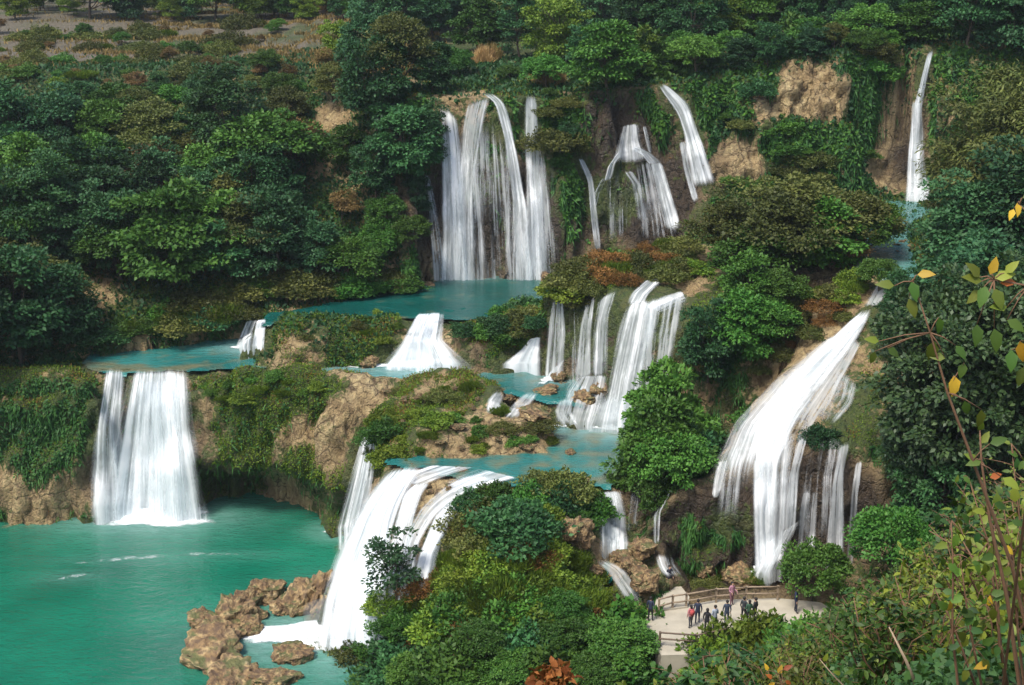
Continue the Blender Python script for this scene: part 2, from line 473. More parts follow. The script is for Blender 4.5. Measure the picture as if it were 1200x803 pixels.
# bare ochre rock
for px, py, r in [(965, 95, 3.2), (1000, 115, 3.0), (940, 120, 2.4), (890, 115, 1.5), (1040, 120, 2.2), (870, 190, 1.6), (1035, 205, 1.8),
                  (345, 490, 2.6), (370, 515, 2.2), (320, 520, 2.0), (410, 490, 2.2), (425, 470, 1.6), (400, 540, 2.2), (395, 580, 2.2), (240, 470, 1.3), (240, 520, 1.8), (270, 555, 2.4), (330, 565, 2.6),
                  (420, 445, 1.4), (480, 440, 1.6), (510, 470, 1.2), (560, 500, 2.4), (600, 515, 2.4), (635, 505, 2.4), (650, 520, 2.0), (620, 480, 2.0), (520, 510, 1.6), (470, 505, 1.2), (600, 455, 1.2), (575, 525, 2.0),
                  (60, 570, 2.5), (10, 500, 1.8), (5, 570, 2.5), (20, 470, 1.3), (110, 560, 2.2), (230, 395, 1.2), (160, 405, 1.6), (270, 400, 1.6), (60, 437, 1.6), (180, 425, 2.0), (330, 430, 1.4),
                  (500, 385, 1.0), (345, 405, 0.7), (480, 400, 0.8), (525, 395, 1.1), (560, 410, 1.0),
                  (700, 355, 0.8), (760, 320, 2.2), (790, 305, 2.0), (810, 335, 1.4),
                  (985, 330, 3.0), (960, 370, 2.6), (925, 420, 2.6), (1005, 345, 1.6), (890, 470, 2.2), (940, 470, 2.6), (965, 440, 2.4), (940, 520, 1.6), (850, 530, 1.6), (800, 580, 1.2), (1010, 310, 2.2), (1040, 290, 2.4),
                  (500, 560, 1.4), (530, 570, 1.4), (480, 585, 1.8), (520, 600, 2.0), (470, 640, 2.2), (410, 690, 1.8), (670, 620, 1.0), (740, 660, 1.8), (720, 650, 1.2), (760, 690, 1.8), (680, 560, 0.9), (740, 560, 1.0),
                  (470, 270, 1.6), (455, 320, 2.0), (415, 175, 1.6), (390, 140, 1.4), (400, 300, 1.4), (495, 325, 1.4), (570, 110, 0.9), (600, 110, 0.8)]:
    blob(px, py, r, moss, -0.40)
for px, py in [(950, 85), (975, 95), (1000, 110), (940, 110), (970, 125), (1025, 118), (1015, 130), (985, 130)]: blob(px, py, 2.4, moss, -0.17)
for px, py, r in [(880, 205, 1.6), (1035, 205, 2.0), (860, 180, 1.6), (990, 195, 1.8), (1045, 150, 2.0), (900, 130, 1.6), (930, 200, 1.4), (1050, 185, 1.8), (1030, 90, 1.4), (845, 205, 1.4)]: blob(px, py, r, moss, -0.55)
# thick green curtains
for px, py, r in [(290, 500, 1.0), (330, 495, 0.8), (365, 480, 1.0), (400, 515, 0.9), (420, 500, 0.8), (345, 550, 1.0), (375, 560, 0.8), (255, 500, 0.9), (280, 460, 1.2), (400, 455, 1.2), (500, 480, 1.2), (540, 470, 1.4), (560, 520, 1.0), (310, 445, 2.0), (375, 460, 1.6), (385, 500, 1.1), (355, 535, 1.2), (250, 450, 1.2), (430, 540, 1.4), (300, 545, 1.0), (340, 475, 0.9), (60, 480, 3.5), (40, 520, 2.6), (90, 500, 2.0), (270, 470, 1.6), (290, 480, 1.8), (330, 455, 1.6), (300, 520, 1.4), (440, 530, 2.6), (460, 500, 2.0), (440, 490, 1.4), (345, 370, 2), (420, 375, 3), (570, 380, 3), (680, 330, 4), (730, 350, 1.5), (830, 620, 1.6), (860, 610, 1.2),
                  (975, 510, 1.4), (570, 170, 2.2), (650, 160, 3), (660, 230, 3), (740, 230, 2.0), (710, 250, 2.6), (940, 165, 2.4), (1000, 165, 2.2), (860, 90, 3), (1000, 60, 4), (840, 130, 2)]:
    blob(px, py, r, moss, 0.5)
# rock kept dark and wet by spray
for px, py, r, a in [(530, 250, 4, .95), (575, 250, 4, .95), (620, 250, 4, .9), (495, 250, 3, .95), (530, 180, 3, .7), (600, 200, 3, .6), (575, 300, 4, .95), (640, 290, 3, .8), (700, 260, 3, .7), (760, 250, 4, .95), (740, 200, 3, .6), (790, 220, 3, .8), (780, 270, 3, .9), (700, 200, 2, .4), (690, 130, 4, .8), (720, 150, 3, .8), (750, 140, 3, .7), (815, 180, 2.4, .8),
                     (175, 500, 4, .9), (150, 550, 4, .9), (210, 560, 3.4, .95), (250, 560, 2.4, .9), (420, 560, 2.0, .95), (415, 600, 2.0, .95), (700, 400, 3, .7), (660, 390, 2.6, .8), (740, 430, 3.4, .8), (690, 470, 2.2, .7),
                     (1070, 200, 2.4, .9), (1080, 150, 1.8, .8), (1055, 180, 1.6, .7), (830, 620, 3.0, .75), (800, 620, 2.4, .7), (860, 590, 2.4, .6), (940, 590, 3, .8), (980, 590, 2.6, .9), (930, 640, 3, .9), (850, 660, 3.4, .95), (800, 665, 2.6, .9), (960, 540, 2, .5), (1000, 600, 2.6, .9), (890, 620, 2.2, .9),
                     (480, 690, 2.5, .6), (640, 610, 1.2, .9), (690, 610, 1.0, .95), (745, 590, 1.4, .9), (300, 570, 2, .5), (640, 420, 1.6, .8), (560, 412, 1.8, .6)]:
    blob(px, py, r, wet, a)
moss -= 0.45 * np.clip(wet, 0, 1) * (FY > 112)
moss -= 0.5 * np.clip(wet, 0, 1) * (FY < 82) * (FX > 7)
moss += 0.12 * ((FY > 112) & (FX > -10))
fl = left * sstep(2, 6, far) * (FY > 132)
soil = np.maximum(soil, fl * sstep(0.55, 0.1, nA))
soil = np.maximum(soil, sstep(260, 420, FY) * 0.0)
moss = np.where(FY > 135, np.maximum(moss, 0.75), moss)
# ------------------------------------------------------------------ terrain object
mask = np.stack([np.clip(moss, 0, 1), np.clip(wet, 0, 1), np.clip(soil, 0, 1), np.ones(len(V))], 1)
M_ter = mat_terrain()
terrain = link('terrain', mesh_np('terrain', V, F, M_ter, True, {'mask': ('FLOAT_COLOR', mask)}))
set_tags(terrain, 'stepped travertine riverbanks and wooded cliffs of a river valley', kind='structure')

# ------------------------------------------------------------------ water
POOLS = []
PEND = []; AER = []
def pool(name, label, poly, z, mat, step=0.6, deep=False, thr=0.6, sh_d=0.35):
    if not deep: POOLS.append((poly, z))
    PEND.append((name, label, poly, z, mat, step, deep, thr, sh_d))
def pool_mesh(name, label, poly, z, mat, step, deep, thr, sh_d):
    xs = [p[0] for p in poly]; ys = [p[1] for p in poly]
    ax = np.arange(min(xs), max(xs) + step, step); ay = np.arange(min(ys), max(ys) + step, step)
    X, Y = np.meshgrid(ax, ay)
    xy0 = np.stack([X.ravel(), Y.ravel(), np.zeros(X.size)], 1)
    ins = sdist(X.ravel(), Y.ravel(), poly) + (0 if deep else 0.55) * fbm(xy0, 0.8, 3, 12) > -step
    n, m = len(ax), len(ay)
    id_ = np.arange(n * m).reshape(m, n)
    Fq = np.stack([id_[:-1, :-1], id_[:-1, 1:], id_[1:, 1:], id_[1:, :-1]], -1).reshape(-1, 4)
    Fq = Fq[ins[Fq].all(1)]
    used = np.unique(Fq); re = np.full(n * m, -1); re[used] = np.arange(len(used))
    Vp = np.stack([X.ravel()[used], Y.ravel()[used], np.full(len(used), z)], 1)
    gz = np.array([ground(a, b) for a, b in Vp[:, :2]])
    dep = z - gz
    sh = sstep(sh_d, 0.05, dep) * (dep > -0.6)
    flo = (dep > (99 if deep else thr))             # beyond the lip: run over the edge
    Vp[flo, 2] = np.maximum(gz[flo] + 0.04, z - 0.25)
    Fr = re[Fq]
    Fq = Fq[~flo[Fr].all(1)]
    aer = np.zeros(len(Vp))
    for cx, cy, cz, rx_, ry_, am in AER:
        if abs(cz - z) < 0.6: aer = np.maximum(aer, (0.45 if deep else 0.7) * am * np.exp(-(((Vp[:, 0] - cx) / (rx_ * 1.25 + 0.4)) ** 2 + ((Vp[:, 1] - cy) / (ry_ * 1.7 + 0.5)) ** 2)))
    o = link(name, mesh_np(name, Vp, re[Fq], mat, True, {'shallow': ('FLOAT', sh), 'aer': ('FLOAT', aer)}))
    return set_tags(o, label, kind='structure')
M_w0 = mat_water('deep_green_water', (0.002, 0.090, 0.052), (0.006, 0.150, 0.088), 0.55, 1.3)
M_w1 = mat_water('turquoise_water', (0.008, 0.095, 0.088), (0.035, 0.19, 0.175), 0.5, 1.6)
M_w2 = mat_water('dark_turquoise_water', (0.003, 0.055, 0.047), (0.010, 0.10, 0.085), 0.45, 1.6)
pool('lower_pool', 'wide emerald pool below the left waterfall', [(-75, 55), (12, 55), (12, 80), (-6, 92), (-12, 101), (-75, 101)], 0.0, M_w0, 0.6, True, sh_d=1.2)
pool('middle_river', 'turquoise river between the rim islands and the bluff', XY([(100, 435), (222, 435), (300, 430), (560, 452), (640, 472), (680, 478), (700, 440), (660, 345), (100, 390)], 11.2), 11.2, M_w1, 0.25)
pool('turquoise_pool', 'turquoise pool below the three strand falls', XY([(464, 546), (520, 556), (600, 570), (700, 568), (790, 564), (790, 480), (560, 470), (560, 530), (450, 540)], 9.4), 9.4, M_w1, 0.25)
pool('upper_pool', 'dark turquoise pool at the foot of the back waterfall', XY([(285, 380), (330, 376), (400, 371), (410, 374), (660, 374), (700, 340), (640, 312), (480, 312), (430, 340), (405, 352), (330, 366), (285, 370)], 14.0), 14.0, M_w2, 0.25)
pool('small_pool', 'small dark pool beside the bush island', XY([(620, 612), (770, 612), (770, 668), (690, 680), (640, 650)], 5.4), 5.4, M_w2, 0.25)
q = np.array(up); n_ = 40
tt = np.linspace(0, 1, n_); tq = np.linspace(0, 1, len(q))
ctr = np.stack([np.interp(tt, tq, q[:, k]) for k in range(3)], 1)
tan = np.gradient(ctr, axis=0); nrm = np.stack([-tan[:, 1], tan[:, 0]], 1); nrm /= np.linalg.norm(nrm, axis=1)[:, None]
Vs = np.array([[ctr[i, 0] + nrm[i, 0] * w, ctr[i, 1] + nrm[i, 1] * w, ctr[i, 2] - 0.5] for i in range(n_) for w in np.linspace(-2, 2, 9)])
id_ = np.arange(n_ * 9).reshape(n_, 9)
Fs = np.stack([id_[:-1, :-1], id_[:-1, 1:], id_[1:, 1:], id_[1:, :-1]], -1).reshape(-1, 4)
set_tags(link('upper_stream', mesh_np('upper_stream', Vs, Fs, M_w1, True, {'shallow': ('FLOAT', np.full(len(Vs), 0.1)), 'aer': ('FLOAT', np.full(len(Vs), 0.15))})), 'shallow stream on top of the right terrace', kind='structure')

def pip(x, y, poly):
    c = False; n = len(poly); j = n - 1
    for i in range(n):
        xi, yi = poly[i]; xj, yj = poly[j]
        if (yi > y) != (yj > y) and x < (xj - xi) * (y - yi) / (yj - yi) + xi: c = not c
        j = i
    return c
def hitw(px, py):                   # rock or standing water, whichever comes first
    p, n, t = hitf(px, py)
    for poly, zl in POOLS:
        w = Pz(px, py, zl)
        if (p is None or w[1] < p.y) and pip(w[0], w[1], poly) and ground(w[0], w[1], zl + 0.5) > zl - 0.75:
            p = Vector((w[0], w[1], w[2] + 0.05))
    return p, n, t
# ------------------------------------------------------------------ falling water and foam
def mat_fall():
    t = NT('falling_water')
    uv = t.attr('fuv', 'Vector'); fade = t.attr('fade'); dens = t.attr('dens')
    m1 = t.n('ShaderNodeMapping', {'Vector': uv, 'Scale': (2.2, 0.07, 1)})
    m2 = t.n('ShaderNodeMapping', {'Vector': uv, 'Scale': (7.0, 0.16, 1)})
    n1 = t.noise(m1.outputs[0], 1.0, 3, 0.6, 0.15)
    n2 = t.noise(m2.outputs[0], 1.0, 3, 0.6, 0.1)
    m3 = t.n('ShaderNodeMapping', {'Vector': uv, 'Scale': (0.9, 0.10, 1)})
    n3 = t.noise(m3.outputs[0], 1.0, 2, 0.5, 0.2)
    m4 = t.n('ShaderNodeMapping', {'Vector': uv, 'Scale': (3.0, 1.1, 1)})
    n4 = t.noise(m4.outputs[0], 1.0, 4, 0.65, 0.6)
    st = t.math('ADD', t.math('ADD', t.math('MULTIPLY', n1, 0.42), t.math('MULTIPLY', n2, 0.20)), t.math('ADD', t.math('MULTIPLY', n3, 0.26), t.math('MULTIPLY', n4, 0.12)))
    a = t.math('ADD', t.math('MULTIPLY', t.math('SUBTRACT', st, 0.5), 4.2), t.math('MULTIPLY', t.math('SUBTRACT', dens, 0.22), 1.5))
    a = t.ramp(a, [(0.0, (0, 0, 0)), (0.5, (0.42, 0.42, 0.42)), (1.0, (0.96, 0.96, 0.96))], 'EASE')
    a = t.math('MULTIPLY', a, t.ramp(t.math('ADD', fade, t.math('MULTIPLY', t.math('SUBTRACT', st, 0.5), 1.1)), [(0.08, (0, 0, 0)), (0.75, (1, 1, 1))], 'EASE'))
    col = t.mix(t.ramp(st, [(0.36, (0, 0, 0)), (0.58, (1, 1, 1))]), (0.66, 0.76, 0.81), (0.94, 0.965, 0.975))
    d = t.n('ShaderNodeBsdfDiffuse', {'Color': col})
    tr = t.n('ShaderNodeBsdfTranslucent', {'Color': col})
    m = t.n('ShaderNodeMixShader', {0: 0.3, 1: d.outputs[0], 2: tr.outputs[0]})
    tp = t.n('ShaderNodeBsdfTransparent')
    o = t.n('ShaderNodeMixShader', {0: a, 1: tp.outputs[0], 2: m.outputs[0]})
    return t.out(o.outputs[0])
def mat_foam():
    t = NT('white_foam')
    g = t.n('ShaderNodeNewGeometry'); pos = g.outputs['Position']
    fade = t.attr('fade')
    n1 = t.noise(pos, 1.1, 4, 0.65, 0.6)
    n2 = t.noise(pos, 4.0, 3, 0.6, 0.3)
    a = t.math('ADD', t.math('MULTIPLY', n1, 0.7), t.math('MULTIPLY', n2, 0.3))
    a = t.math('SUBTRACT', t.math('ADD', a, fade), 0.66)
    a = t.ramp(t.math('MULTIPLY', a, 2.2), [(0, (0, 0, 0)), (0.45, (0.6, 0.6, 0.6)), (1, (1, 1, 1))])
    a = t.math('MULTIPLY', a, t.ramp(fade, [(0.02, (0, 0, 0)), (0.3, (1, 1, 1))]))
    bp = t.n('ShaderNodeBump', {'Strength': 0.5, 'Distance': 0.15, 'Height': n2})
    d = t.n('ShaderNodeBsdfDiffuse', {'Color': (0.86, 0.91, 0.92, 1), 'Normal': bp.outputs[0]})
    tp = t.n('ShaderNodeBsdfTransparent')
    o = t.n('ShaderNodeMixShader', {0: a, 1: tp.outputs[0], 2: d.outputs[0]})
    return t.out(o.outputs[0])
M_fall, M_foam = mat_fall(), mat_foam()

def resample(pts, n):
    p = np.array(pts, float)
    d = np.r_[0, np.cumsum(np.hypot(*np.diff(p, axis=0).T))]
    q = np.linspace(0, d[-1], n)
    # smooth the polyline a little
    out = np.stack([np.interp(q, d, p[:, 0]), np.interp(q, d, p[:, 1])], 1)
    for _ in range(3):
        out[1:-1] = 0.5 * out[1:-1] + 0.25 * (out[:-2] + out[2:])
    return out
def smooth2(A, k=2):
    for _ in range(k):
        B = np.pad(A, 1, mode='edge')
        A = (B[:-2, 1:-1] + B[2:, 1:-1] + B[1:-1, :-2] + B[1:-1, 2:] + 2 * B[1:-1, 1:-1]) / 6
    return A
FALLPTS = []
def curtain(parent, Lp, Rp, dens, zb=None, lift=0.16, nu=16, nv=40, seed=0, top=0.08, bottom=0.0, mono=True):
    L, Rr = resample(Lp, nv), resample(Rp, nv)
    wd = (Rr - L) * 0.09
    L = L - wd; Rr = Rr + wd
    Yd = np.zeros((nv, nu)); PX = np.zeros((nv, nu)); PYY = np.zeros((nv, nu))
    for i in range(nv):
        for j in range(nu):
            u = j / (nu - 1)
            px, py = L[i] * (1 - u) + Rr[i] * u
            p, n, t = hitw(px, py)
            if zb is not None:
                w = Pz(px, py, zb)
                if p is None or p.y > w[1]: p = Vector(w)
            PX[i, j], PYY[i, j], Yd[i, j] = px, py, p.y
    if mono: Yd = np.minimum.accumulate(Yd, axis=0)
    for _ in range(2):
        B = np.pad(Yd, 1, mode='edge')
        Yd = np.minimum.reduce([B[:-2, 1:-1], B[2:, 1:-1], B[1:-1, :-2], B[1:-1, 2:], Yd])
    Yd = smooth2(Yd, 4) - lift
    pts = np.array([[Py(PX[i, j], PYY[i, j], Yd[i, j]) for j in range(nu)] for i in range(nv)])
    if zb is not None: pts[-1, :, 2] = zb - 0.05
    elif not bottom: bottom = 0.15
    FALLPTS.extend(pts.reshape(-1, 3)[::2].tolist())
    r = np.random.default_rng(seed + int(Lp[0][0] * 7 + Lp[0][1]))
    # slight folds across the sheet
    jj = np.linspace(0, 1, nu)
    wid = np.linalg.norm(pts[:, -1] - pts[:, 0], axis=1).mean()
    ph = r.uniform(0, 6)
    pts[..., 1] -= (0.10 * np.sin(jj * max(2, wid * 2.1) * 3.1 + ph) * np.linspace(0.2, 1, nv)[:, None])
    U = np.broadcast_to(jj * wid, (nv, nu)) + r.uniform(0, 50)
    seg = np.linalg.norm(np.diff(pts, axis=0), axis=2)
    Vv = np.r_[np.zeros((1, nu)), np.cumsum(seg, axis=0)] + r.uniform(0, 50)
    e = np.minimum(jj, 1 - jj)
    fu = sstep(0, 0.26, e)
    vv = np.linspace(0, 1, nv)
    fv = np.ones(nv)
    if top: fv *= sstep(0, top, vv)
    if bottom: fv *= sstep(1, 1 - bottom, vv)
    wv = 1 + 0.5 * vnoise(np.stack([Vv.ravel() * 0.45, U.ravel() * 0.0 + r.uniform(0, 99), np.zeros(nu * nv)], 1), 3).reshape(nv, nu)
    fade = fv[:, None] * (sstep(0, 0.34, e)[None, :] ** np.clip(wv, 0.4, 1.6))
    idx = np.arange(nu * nv).reshape(nv, nu)
    Fq = np.stack([idx[:-1, :-1], idx[:-1, 1:], idx[1:, 1:], idx[1:, :-1]], -1).reshape(-1, 4)
    fuv = np.stack([U.ravel(), Vv.ravel(), np.full(nu * nv, r.uniform(0, 9))], 1)
    me = mesh_np('water_curtain', pts.reshape(-1, 3) - np.array(parent.location), Fq, M_fall, True,
                 {'fuv': ('FLOAT_VECTOR', fuv), 'fade': ('FLOAT', fade.ravel()), 'dens': ('FLOAT', np.broadcast_to(np.linspace(*(dens if isinstance(dens, tuple) else (dens, dens)), nu), (nv, nu)).ravel())})
    return link('water_curtain', me, parent)
def foam(parent, px, py, zl, rx, ry, amt=0.8, rz=0.0, hump=0.0, off=0.035):
    c = Pz(px, py, zl)
    AER.append((c[0], c[1], zl, rx, ry, min(1, amt)))
    n, m = 10, 40
    Vs, fd = [], []
    r = np.random.default_rng(int(px * 3 + py))
    ph = r.uniform(0, 6, 4)
    for i in range(n + 1):
        for j in range(m):
            a = 2 * math.pi * j / m; rr = i / n
            k = 1 + 0.16 * math.sin(3 * a + ph[0]) + 0.10 * math.sin(7 * a + ph[1])
            lx, ly = rx * rr * k * math.cos(a), ry * rr * k * math.sin(a)
            Vs.append((c[0] + lx * math.cos(rz) - ly * math.sin(rz), c[1] + lx * math.sin(rz) + ly * math.cos(rz), zl + off + hump * max(0, 1 - rr * rr) ** 1.5 * (0.7 + 0.3 * math.sin(5 * a + 9 * rr))))
            fd.append(amt * (1 - sstep(0.40, 1.0, rr)))
    Fq = [(i * m + j, i * m + (j + 1) % m, (i + 1) * m + (j + 1) % m, (i + 1) * m + j) for i in range(n) for j in range(m)]
    me = mesh_np('foam', np.array(Vs) - np.array(parent.location), np.array(Fq), M_foam, True, {'fade': ('FLOAT', np.array(fd))})
    return link('foam', me, parent)
def fall(label, base, curtains, foams=(), name='waterfall', cat='waterfall'):
    bz = base[2]
    loc = Pz(base[0], base[1], bz)
    o = empty(name, tuple(loc))
    set_tags(o, label, cat)
    for k, c in enumerate(curtains):
        Lp, Rp, dens = c[:3]
        kw = dict(c[3]) if len(c) > 3 else {}
        zb = kw.pop('zb', bz)
        curtain(o, Lp, Rp, dens, zb, seed=k, **kw)
    for f in foams: foam(o, *f[:5], **(f[5] if len(f) > 5 else {}))
    return o
NB = {'zb': None, 'bottom': 0.15}
fall('broad white waterfall plunging off the mossy lip into the emerald pool', (172, 598, 0), [
    ([(124, 430), (112, 500), (104, 597)], [(148, 430), (144, 500), (160, 600)], 0.66),
    ([(150, 431), (138, 490), (116, 600)], [(221, 430), (227, 500), (247, 597)], 0.80, {'nu': 22}),
    ([(158, 430), (152, 500), (140, 602)], [(214, 430), (216, 500), (232, 602)], 0.62, {'nu': 18, 'lift': 0.5, 'top': 0.2}),
    ([(168, 436), (176, 520), (170, 600)], [(206, 436), (212, 520), (222, 600)], 0.6, {'nu': 14, 'lift': 0.75, 'top': 0.25})],
    [(174, 603, 0, 5.6, 1.9, {'amt': 1.1, 'hump': 0.5}), (180, 607, 0, 6.2, 2.4, {'amt': 0.5})])
fall('slim waterfall between the bluff and the broad white cascade', (408, 621, 0), [
    ([(427, 502), (412, 550), (392, 622)], [(443, 506), (440, 560), (430, 623)], 0.62),
    ([(431, 502), (424, 550), (402, 622)], [(438, 503), (432, 560), (418, 623)], 0.6, {'lift': 0.5})],
    [(406, 622, 0, 2.0, 0.9, {'amt': 0.8, 'hump': 0.2})])
fall('broad white cascade pouring down rock into the rocky channel', (410, 745, 0), [
    ([(462, 545), (426, 585), (396, 640), (374, 700), (362, 756)], [(498, 543), (478, 575), (464, 620), (458, 690), (460, 760)], 0.88, {'nu': 18}),
    ([(458, 556), (424, 600), (398, 660), (380, 745)], [(482, 556), (460, 600), (448, 660), (448, 750)], 0.78, {'nu': 14, 'lift': 0.6}),
    ([(486, 566), (470, 580), (463, 612), (448, 680)], [(508, 562), (497, 578), (487, 605), (474, 680)], 0.74),
    ([(556, 553), (520, 569), (492, 594), (474, 628), (452, 710)], [(596, 563), (542, 580), (512, 602), (492, 634), (480, 710)], 0.80, {'nu': 14}),
    ([(528, 583), (506, 606), (490, 650), (480, 690)], [(562, 577), (538, 600), (514, 645), (505, 690)], 0.84, {'nu': 14}),
    ([(500, 545), (480, 552), (462, 562)], [(560, 547), (520, 560), (490, 572)], 0.6, dict(NB)),
    ([(560, 548), (540, 556), (520, 566)], [(610, 560), (570, 570), (545, 582)], 0.6, dict(NB))],
    [(412, 738, 0, 4.4, 3.2, {'amt': 1.0, 'hump': 0.6}), (372, 744, 0, 5.0, 2.3, {'amt': 0.95, 'hump': 0.15}), (395, 712, 0, 2.6, 2.0, {'amt': 0.9, 'hump': 0.5}), (330, 745, 0, 3.6, 1.6, {'amt': 0.5}), (150, 655, 0, 5.2, 0.5, {'amt': 0.20, 'rz': 0.2}), (250, 650, 0, 5.0, 0.4, {'amt': 0.18}), (85, 676, 0, 2.0, 0.5, {'amt': 0.22, 'rz': 0.4})])
fall('small white waterfall between mossy rocks behind the bush island', (717, 640, 5.4), [
    ([(694, 576), (702, 600), (702, 642)], [(727, 573), (733, 600), (736, 642)], 0.84, {'nu': 14}),
    ([(702, 578), (708, 600), (708, 642)], [(722, 575), (727, 600), (728, 642)], 0.6, {'lift': 0.45})],
    [(718, 641, 5.4, 1.4, 0.8, {'amt': 0.9, 'hump': 0.15})])
fall('thin white spout squeezed between rocks on the bush island', (642, 634, 5.4), [
    ([(636, 595), (636, 615), (635, 642)], [(647, 594), (648, 615), (650, 642)], 0.8)])
fall('faint thin waterfall beside the tree covered cliff foot', (742, 606, 6.5), [
    ([(741, 561), (738, 585), (734, 608)], [(759, 559), (753, 580), (750, 608)], 0.55)])
fall('three strand waterfall veiling the mossy terrace edge', (690, 470, 9.4), [
    ([(652, 330), (643, 380), (637, 444)], [(658, 330), (664, 390), (661, 446)], 0.52, {'zb': 11.2}),
    ([(667, 343), (664, 400), (662, 450)], [(676, 343), (680, 400), (682, 450)], 0.24, {'zb': 11.2}),
    ([(687, 351), (678, 385), (672, 448)], [(698, 346), (694, 390), (694, 448)], 0.50, {'zb': None}),
    ([(701, 350), (695, 390), (693, 446)], [(724, 336), (713, 370), (711, 446)], 0.56, {'zb': None}),
    ([(676, 440), (662, 460), (650, 492)], [(712, 438), (708, 466), (700, 498)], 0.52, {'nu': 16}),
    ([(736, 351), (724, 390), (712, 450), (700, 500)], [(770, 348), (766, 390), (755, 450), (752, 502)], 0.62, {'nu': 16}),
    ([(755, 350), (750, 400), (748, 502)], [(806, 340), (797, 390), (780, 502)], 0.5, {'nu': 16}),
    ([(708, 455), (698, 475), (688, 502)], [(752, 455), (756, 475), (760, 504)], 0.66, {'nu': 16, 'lift': 0.6, 'top': 0.5}),
    ([(784, 317), (756, 329), (740, 343), (732, 360)], [(806, 311), (778, 328), (760, 345), (752, 360)], 0.66, dict(NB)),
    ([(800, 340), (775, 347), (752, 360)], [(806, 352), (790, 362), (772, 368)], 0.6, dict(NB)),
    ([(640, 440), (635, 452), (628, 448)], [(664, 418), (655, 438), (640, 448)], 0.6, {'zb': 11.2})],
    [(725, 500, 9.4, 3.6, 1.3, {'amt': 0.9, 'hump': 0.2}), (680, 492, 9.4, 1.8, 0.8, {'amt': 0.6}), (646, 445, 11.2, 1.2, 0.7, {'amt': 0.6})])
fall('wide low cascade frothing between the two grassy islands', (490, 425, 11.2), [
    ([(489, 366), (468, 402), (440, 432)], [(521, 364), (518, 398), (552, 428)], 0.9, {'nu': 16}),
    ([(488, 368), (470, 405), (450, 432)], [(514, 367), (505, 400), (520, 432)], 0.7, {'nu': 14, 'lift': 0.5})],
    [(492, 424, 11.2, 4.2, 2.0, {'amt': 0.95, 'hump': 0.4}), (435, 428, 11.2, 4.0, 0.8, {'amt': 0.7}), (545, 425, 11.2, 3.0, 1.2, {'amt': 0.45})])
fall('little twin cascade beside the long left bank', (292, 406, 11.2), [
    ([(290, 374), (284, 388), (276, 406)], [(302, 373), (297, 388), (296, 407)], 0.78, {'top': 0.15}),
    ([(300, 374), (297, 390), (294, 407)], [(312, 372), (311, 388), (310, 406)], 0.76, {'top': 0.15})],
    [(292, 407, 11.2, 1.9, 0.8, {'amt': 0.8, 'hump': 0.1})])
fall('short white chute at the foot of the mossy terrace', (612, 424, 11.2), [
    ([(622, 396), (610, 410), (588, 427)], [(633, 394), (633, 408), (634, 427)], 0.92)],
    [(608, 425, 11.2, 2.6, 1.0, {'amt': 0.9, 'hump': 0.2})])
fall('tall waterfall of several veils dropping into the upper pool', (575, 318, 14.0), [
    ([(513, 118), (518, 150), (519, 250), (517, 322)], [(534, 132), (541, 180), (545, 250), (551, 322)], 0.68, {'nu': 14}),
    ([(548, 117), (541, 150), (538, 200), (528, 320)], [(576, 107), (569, 130), (558, 200), (562, 320)], 0.58, {'nu': 14}),
    ([(559, 107), (579, 118), (590, 160), (600, 240), (602, 318)], [(574, 106), (592, 120), (605, 170), (617, 240), (626, 318)], 0.68, {'nu': 12}),
    ([(615, 108), (614, 160), (616, 230), (616, 320)], [(629, 107), (632, 160), (637, 230), (643, 320)], 0.62, {'nu': 12}),
    ([(554, 130), (556, 220), (556, 320)], [(594, 140), (600, 220), (608, 320)], 0.34, {'nu': 16, 'top': 0.35}),
    ([(620, 160), (622, 230), (620, 320)], [(636, 160), (643, 230), (650, 320)], 0.42, {'nu': 10, 'top': 0.3}),
    ([(520, 150), (518, 240), (512, 322)], [(560, 150), (566, 240), (572, 322)], 0.36, {'nu': 18, 'top': 0.3, 'lift': 0.35}),
    ([(585, 150), (590, 230), (588, 322)], [(640, 150), (648, 230), (656, 322)], 0.30, {'nu': 18, 'top': 0.4, 'lift': 0.35}),
    ([(495, 203), (500, 240), (508, 318)], [(503, 201), (513, 250), (523, 318)], 0.46)],
    [(540, 321, 14.0, 2.8, 1.0, {'amt': 0.9, 'hump': 0.3}), (600, 319, 14.0, 4.0, 0.9, {'amt': 0.6, 'hump': 0.2})])
fall('branching waterfall spilling over round rocks of the back wall', (740, 285, 16.0), [
    ([(730, 146), (724, 168), (716, 196)], [(748, 144), (752, 165), (764, 192)], 0.56, {'zb': None, 'bottom': 0.3, 'nu': 18}),
    ([(712, 200), (712, 235), (710, 285)], [(735, 196), (740, 230), (742, 285)], 0.26, {'zb': None, 'bottom': 0.3}),
    ([(745, 190), (750, 230), (752, 285)], [(772, 186), (782, 225), (795, 285)], 0.34, {'zb': None, 'bottom': 0.2, 'nu': 18}),
    ([(724, 178), (712, 196), (707, 214)], [(736, 173), (722, 190), (717, 212)], 0.6, dict(NB)),
    ([(736, 174), (752, 181), (762, 194)], [(746, 170), (764, 180), (776, 192)], 0.62, dict(NB)),
    ([(761, 188), (767, 215), (780, 275)], [(775, 188), (786, 220), (800, 270)], 0.70, {'zb': None, 'nu': 12}),
    ([(730, 200), (740, 214), (748, 262)], [(741, 199), (752, 216), (760, 262)], 0.5, dict(NB)),
    ([(676, 184), (689, 212), (691, 240), (697, 300)], [(682, 182), (695, 208), (699, 240), (706, 300)], 0.6, {'zb': None}),
    ([(706, 208), (697, 225), (693, 245)], [(712, 208), (703, 225), (698, 245)], 0.5, dict(NB))])
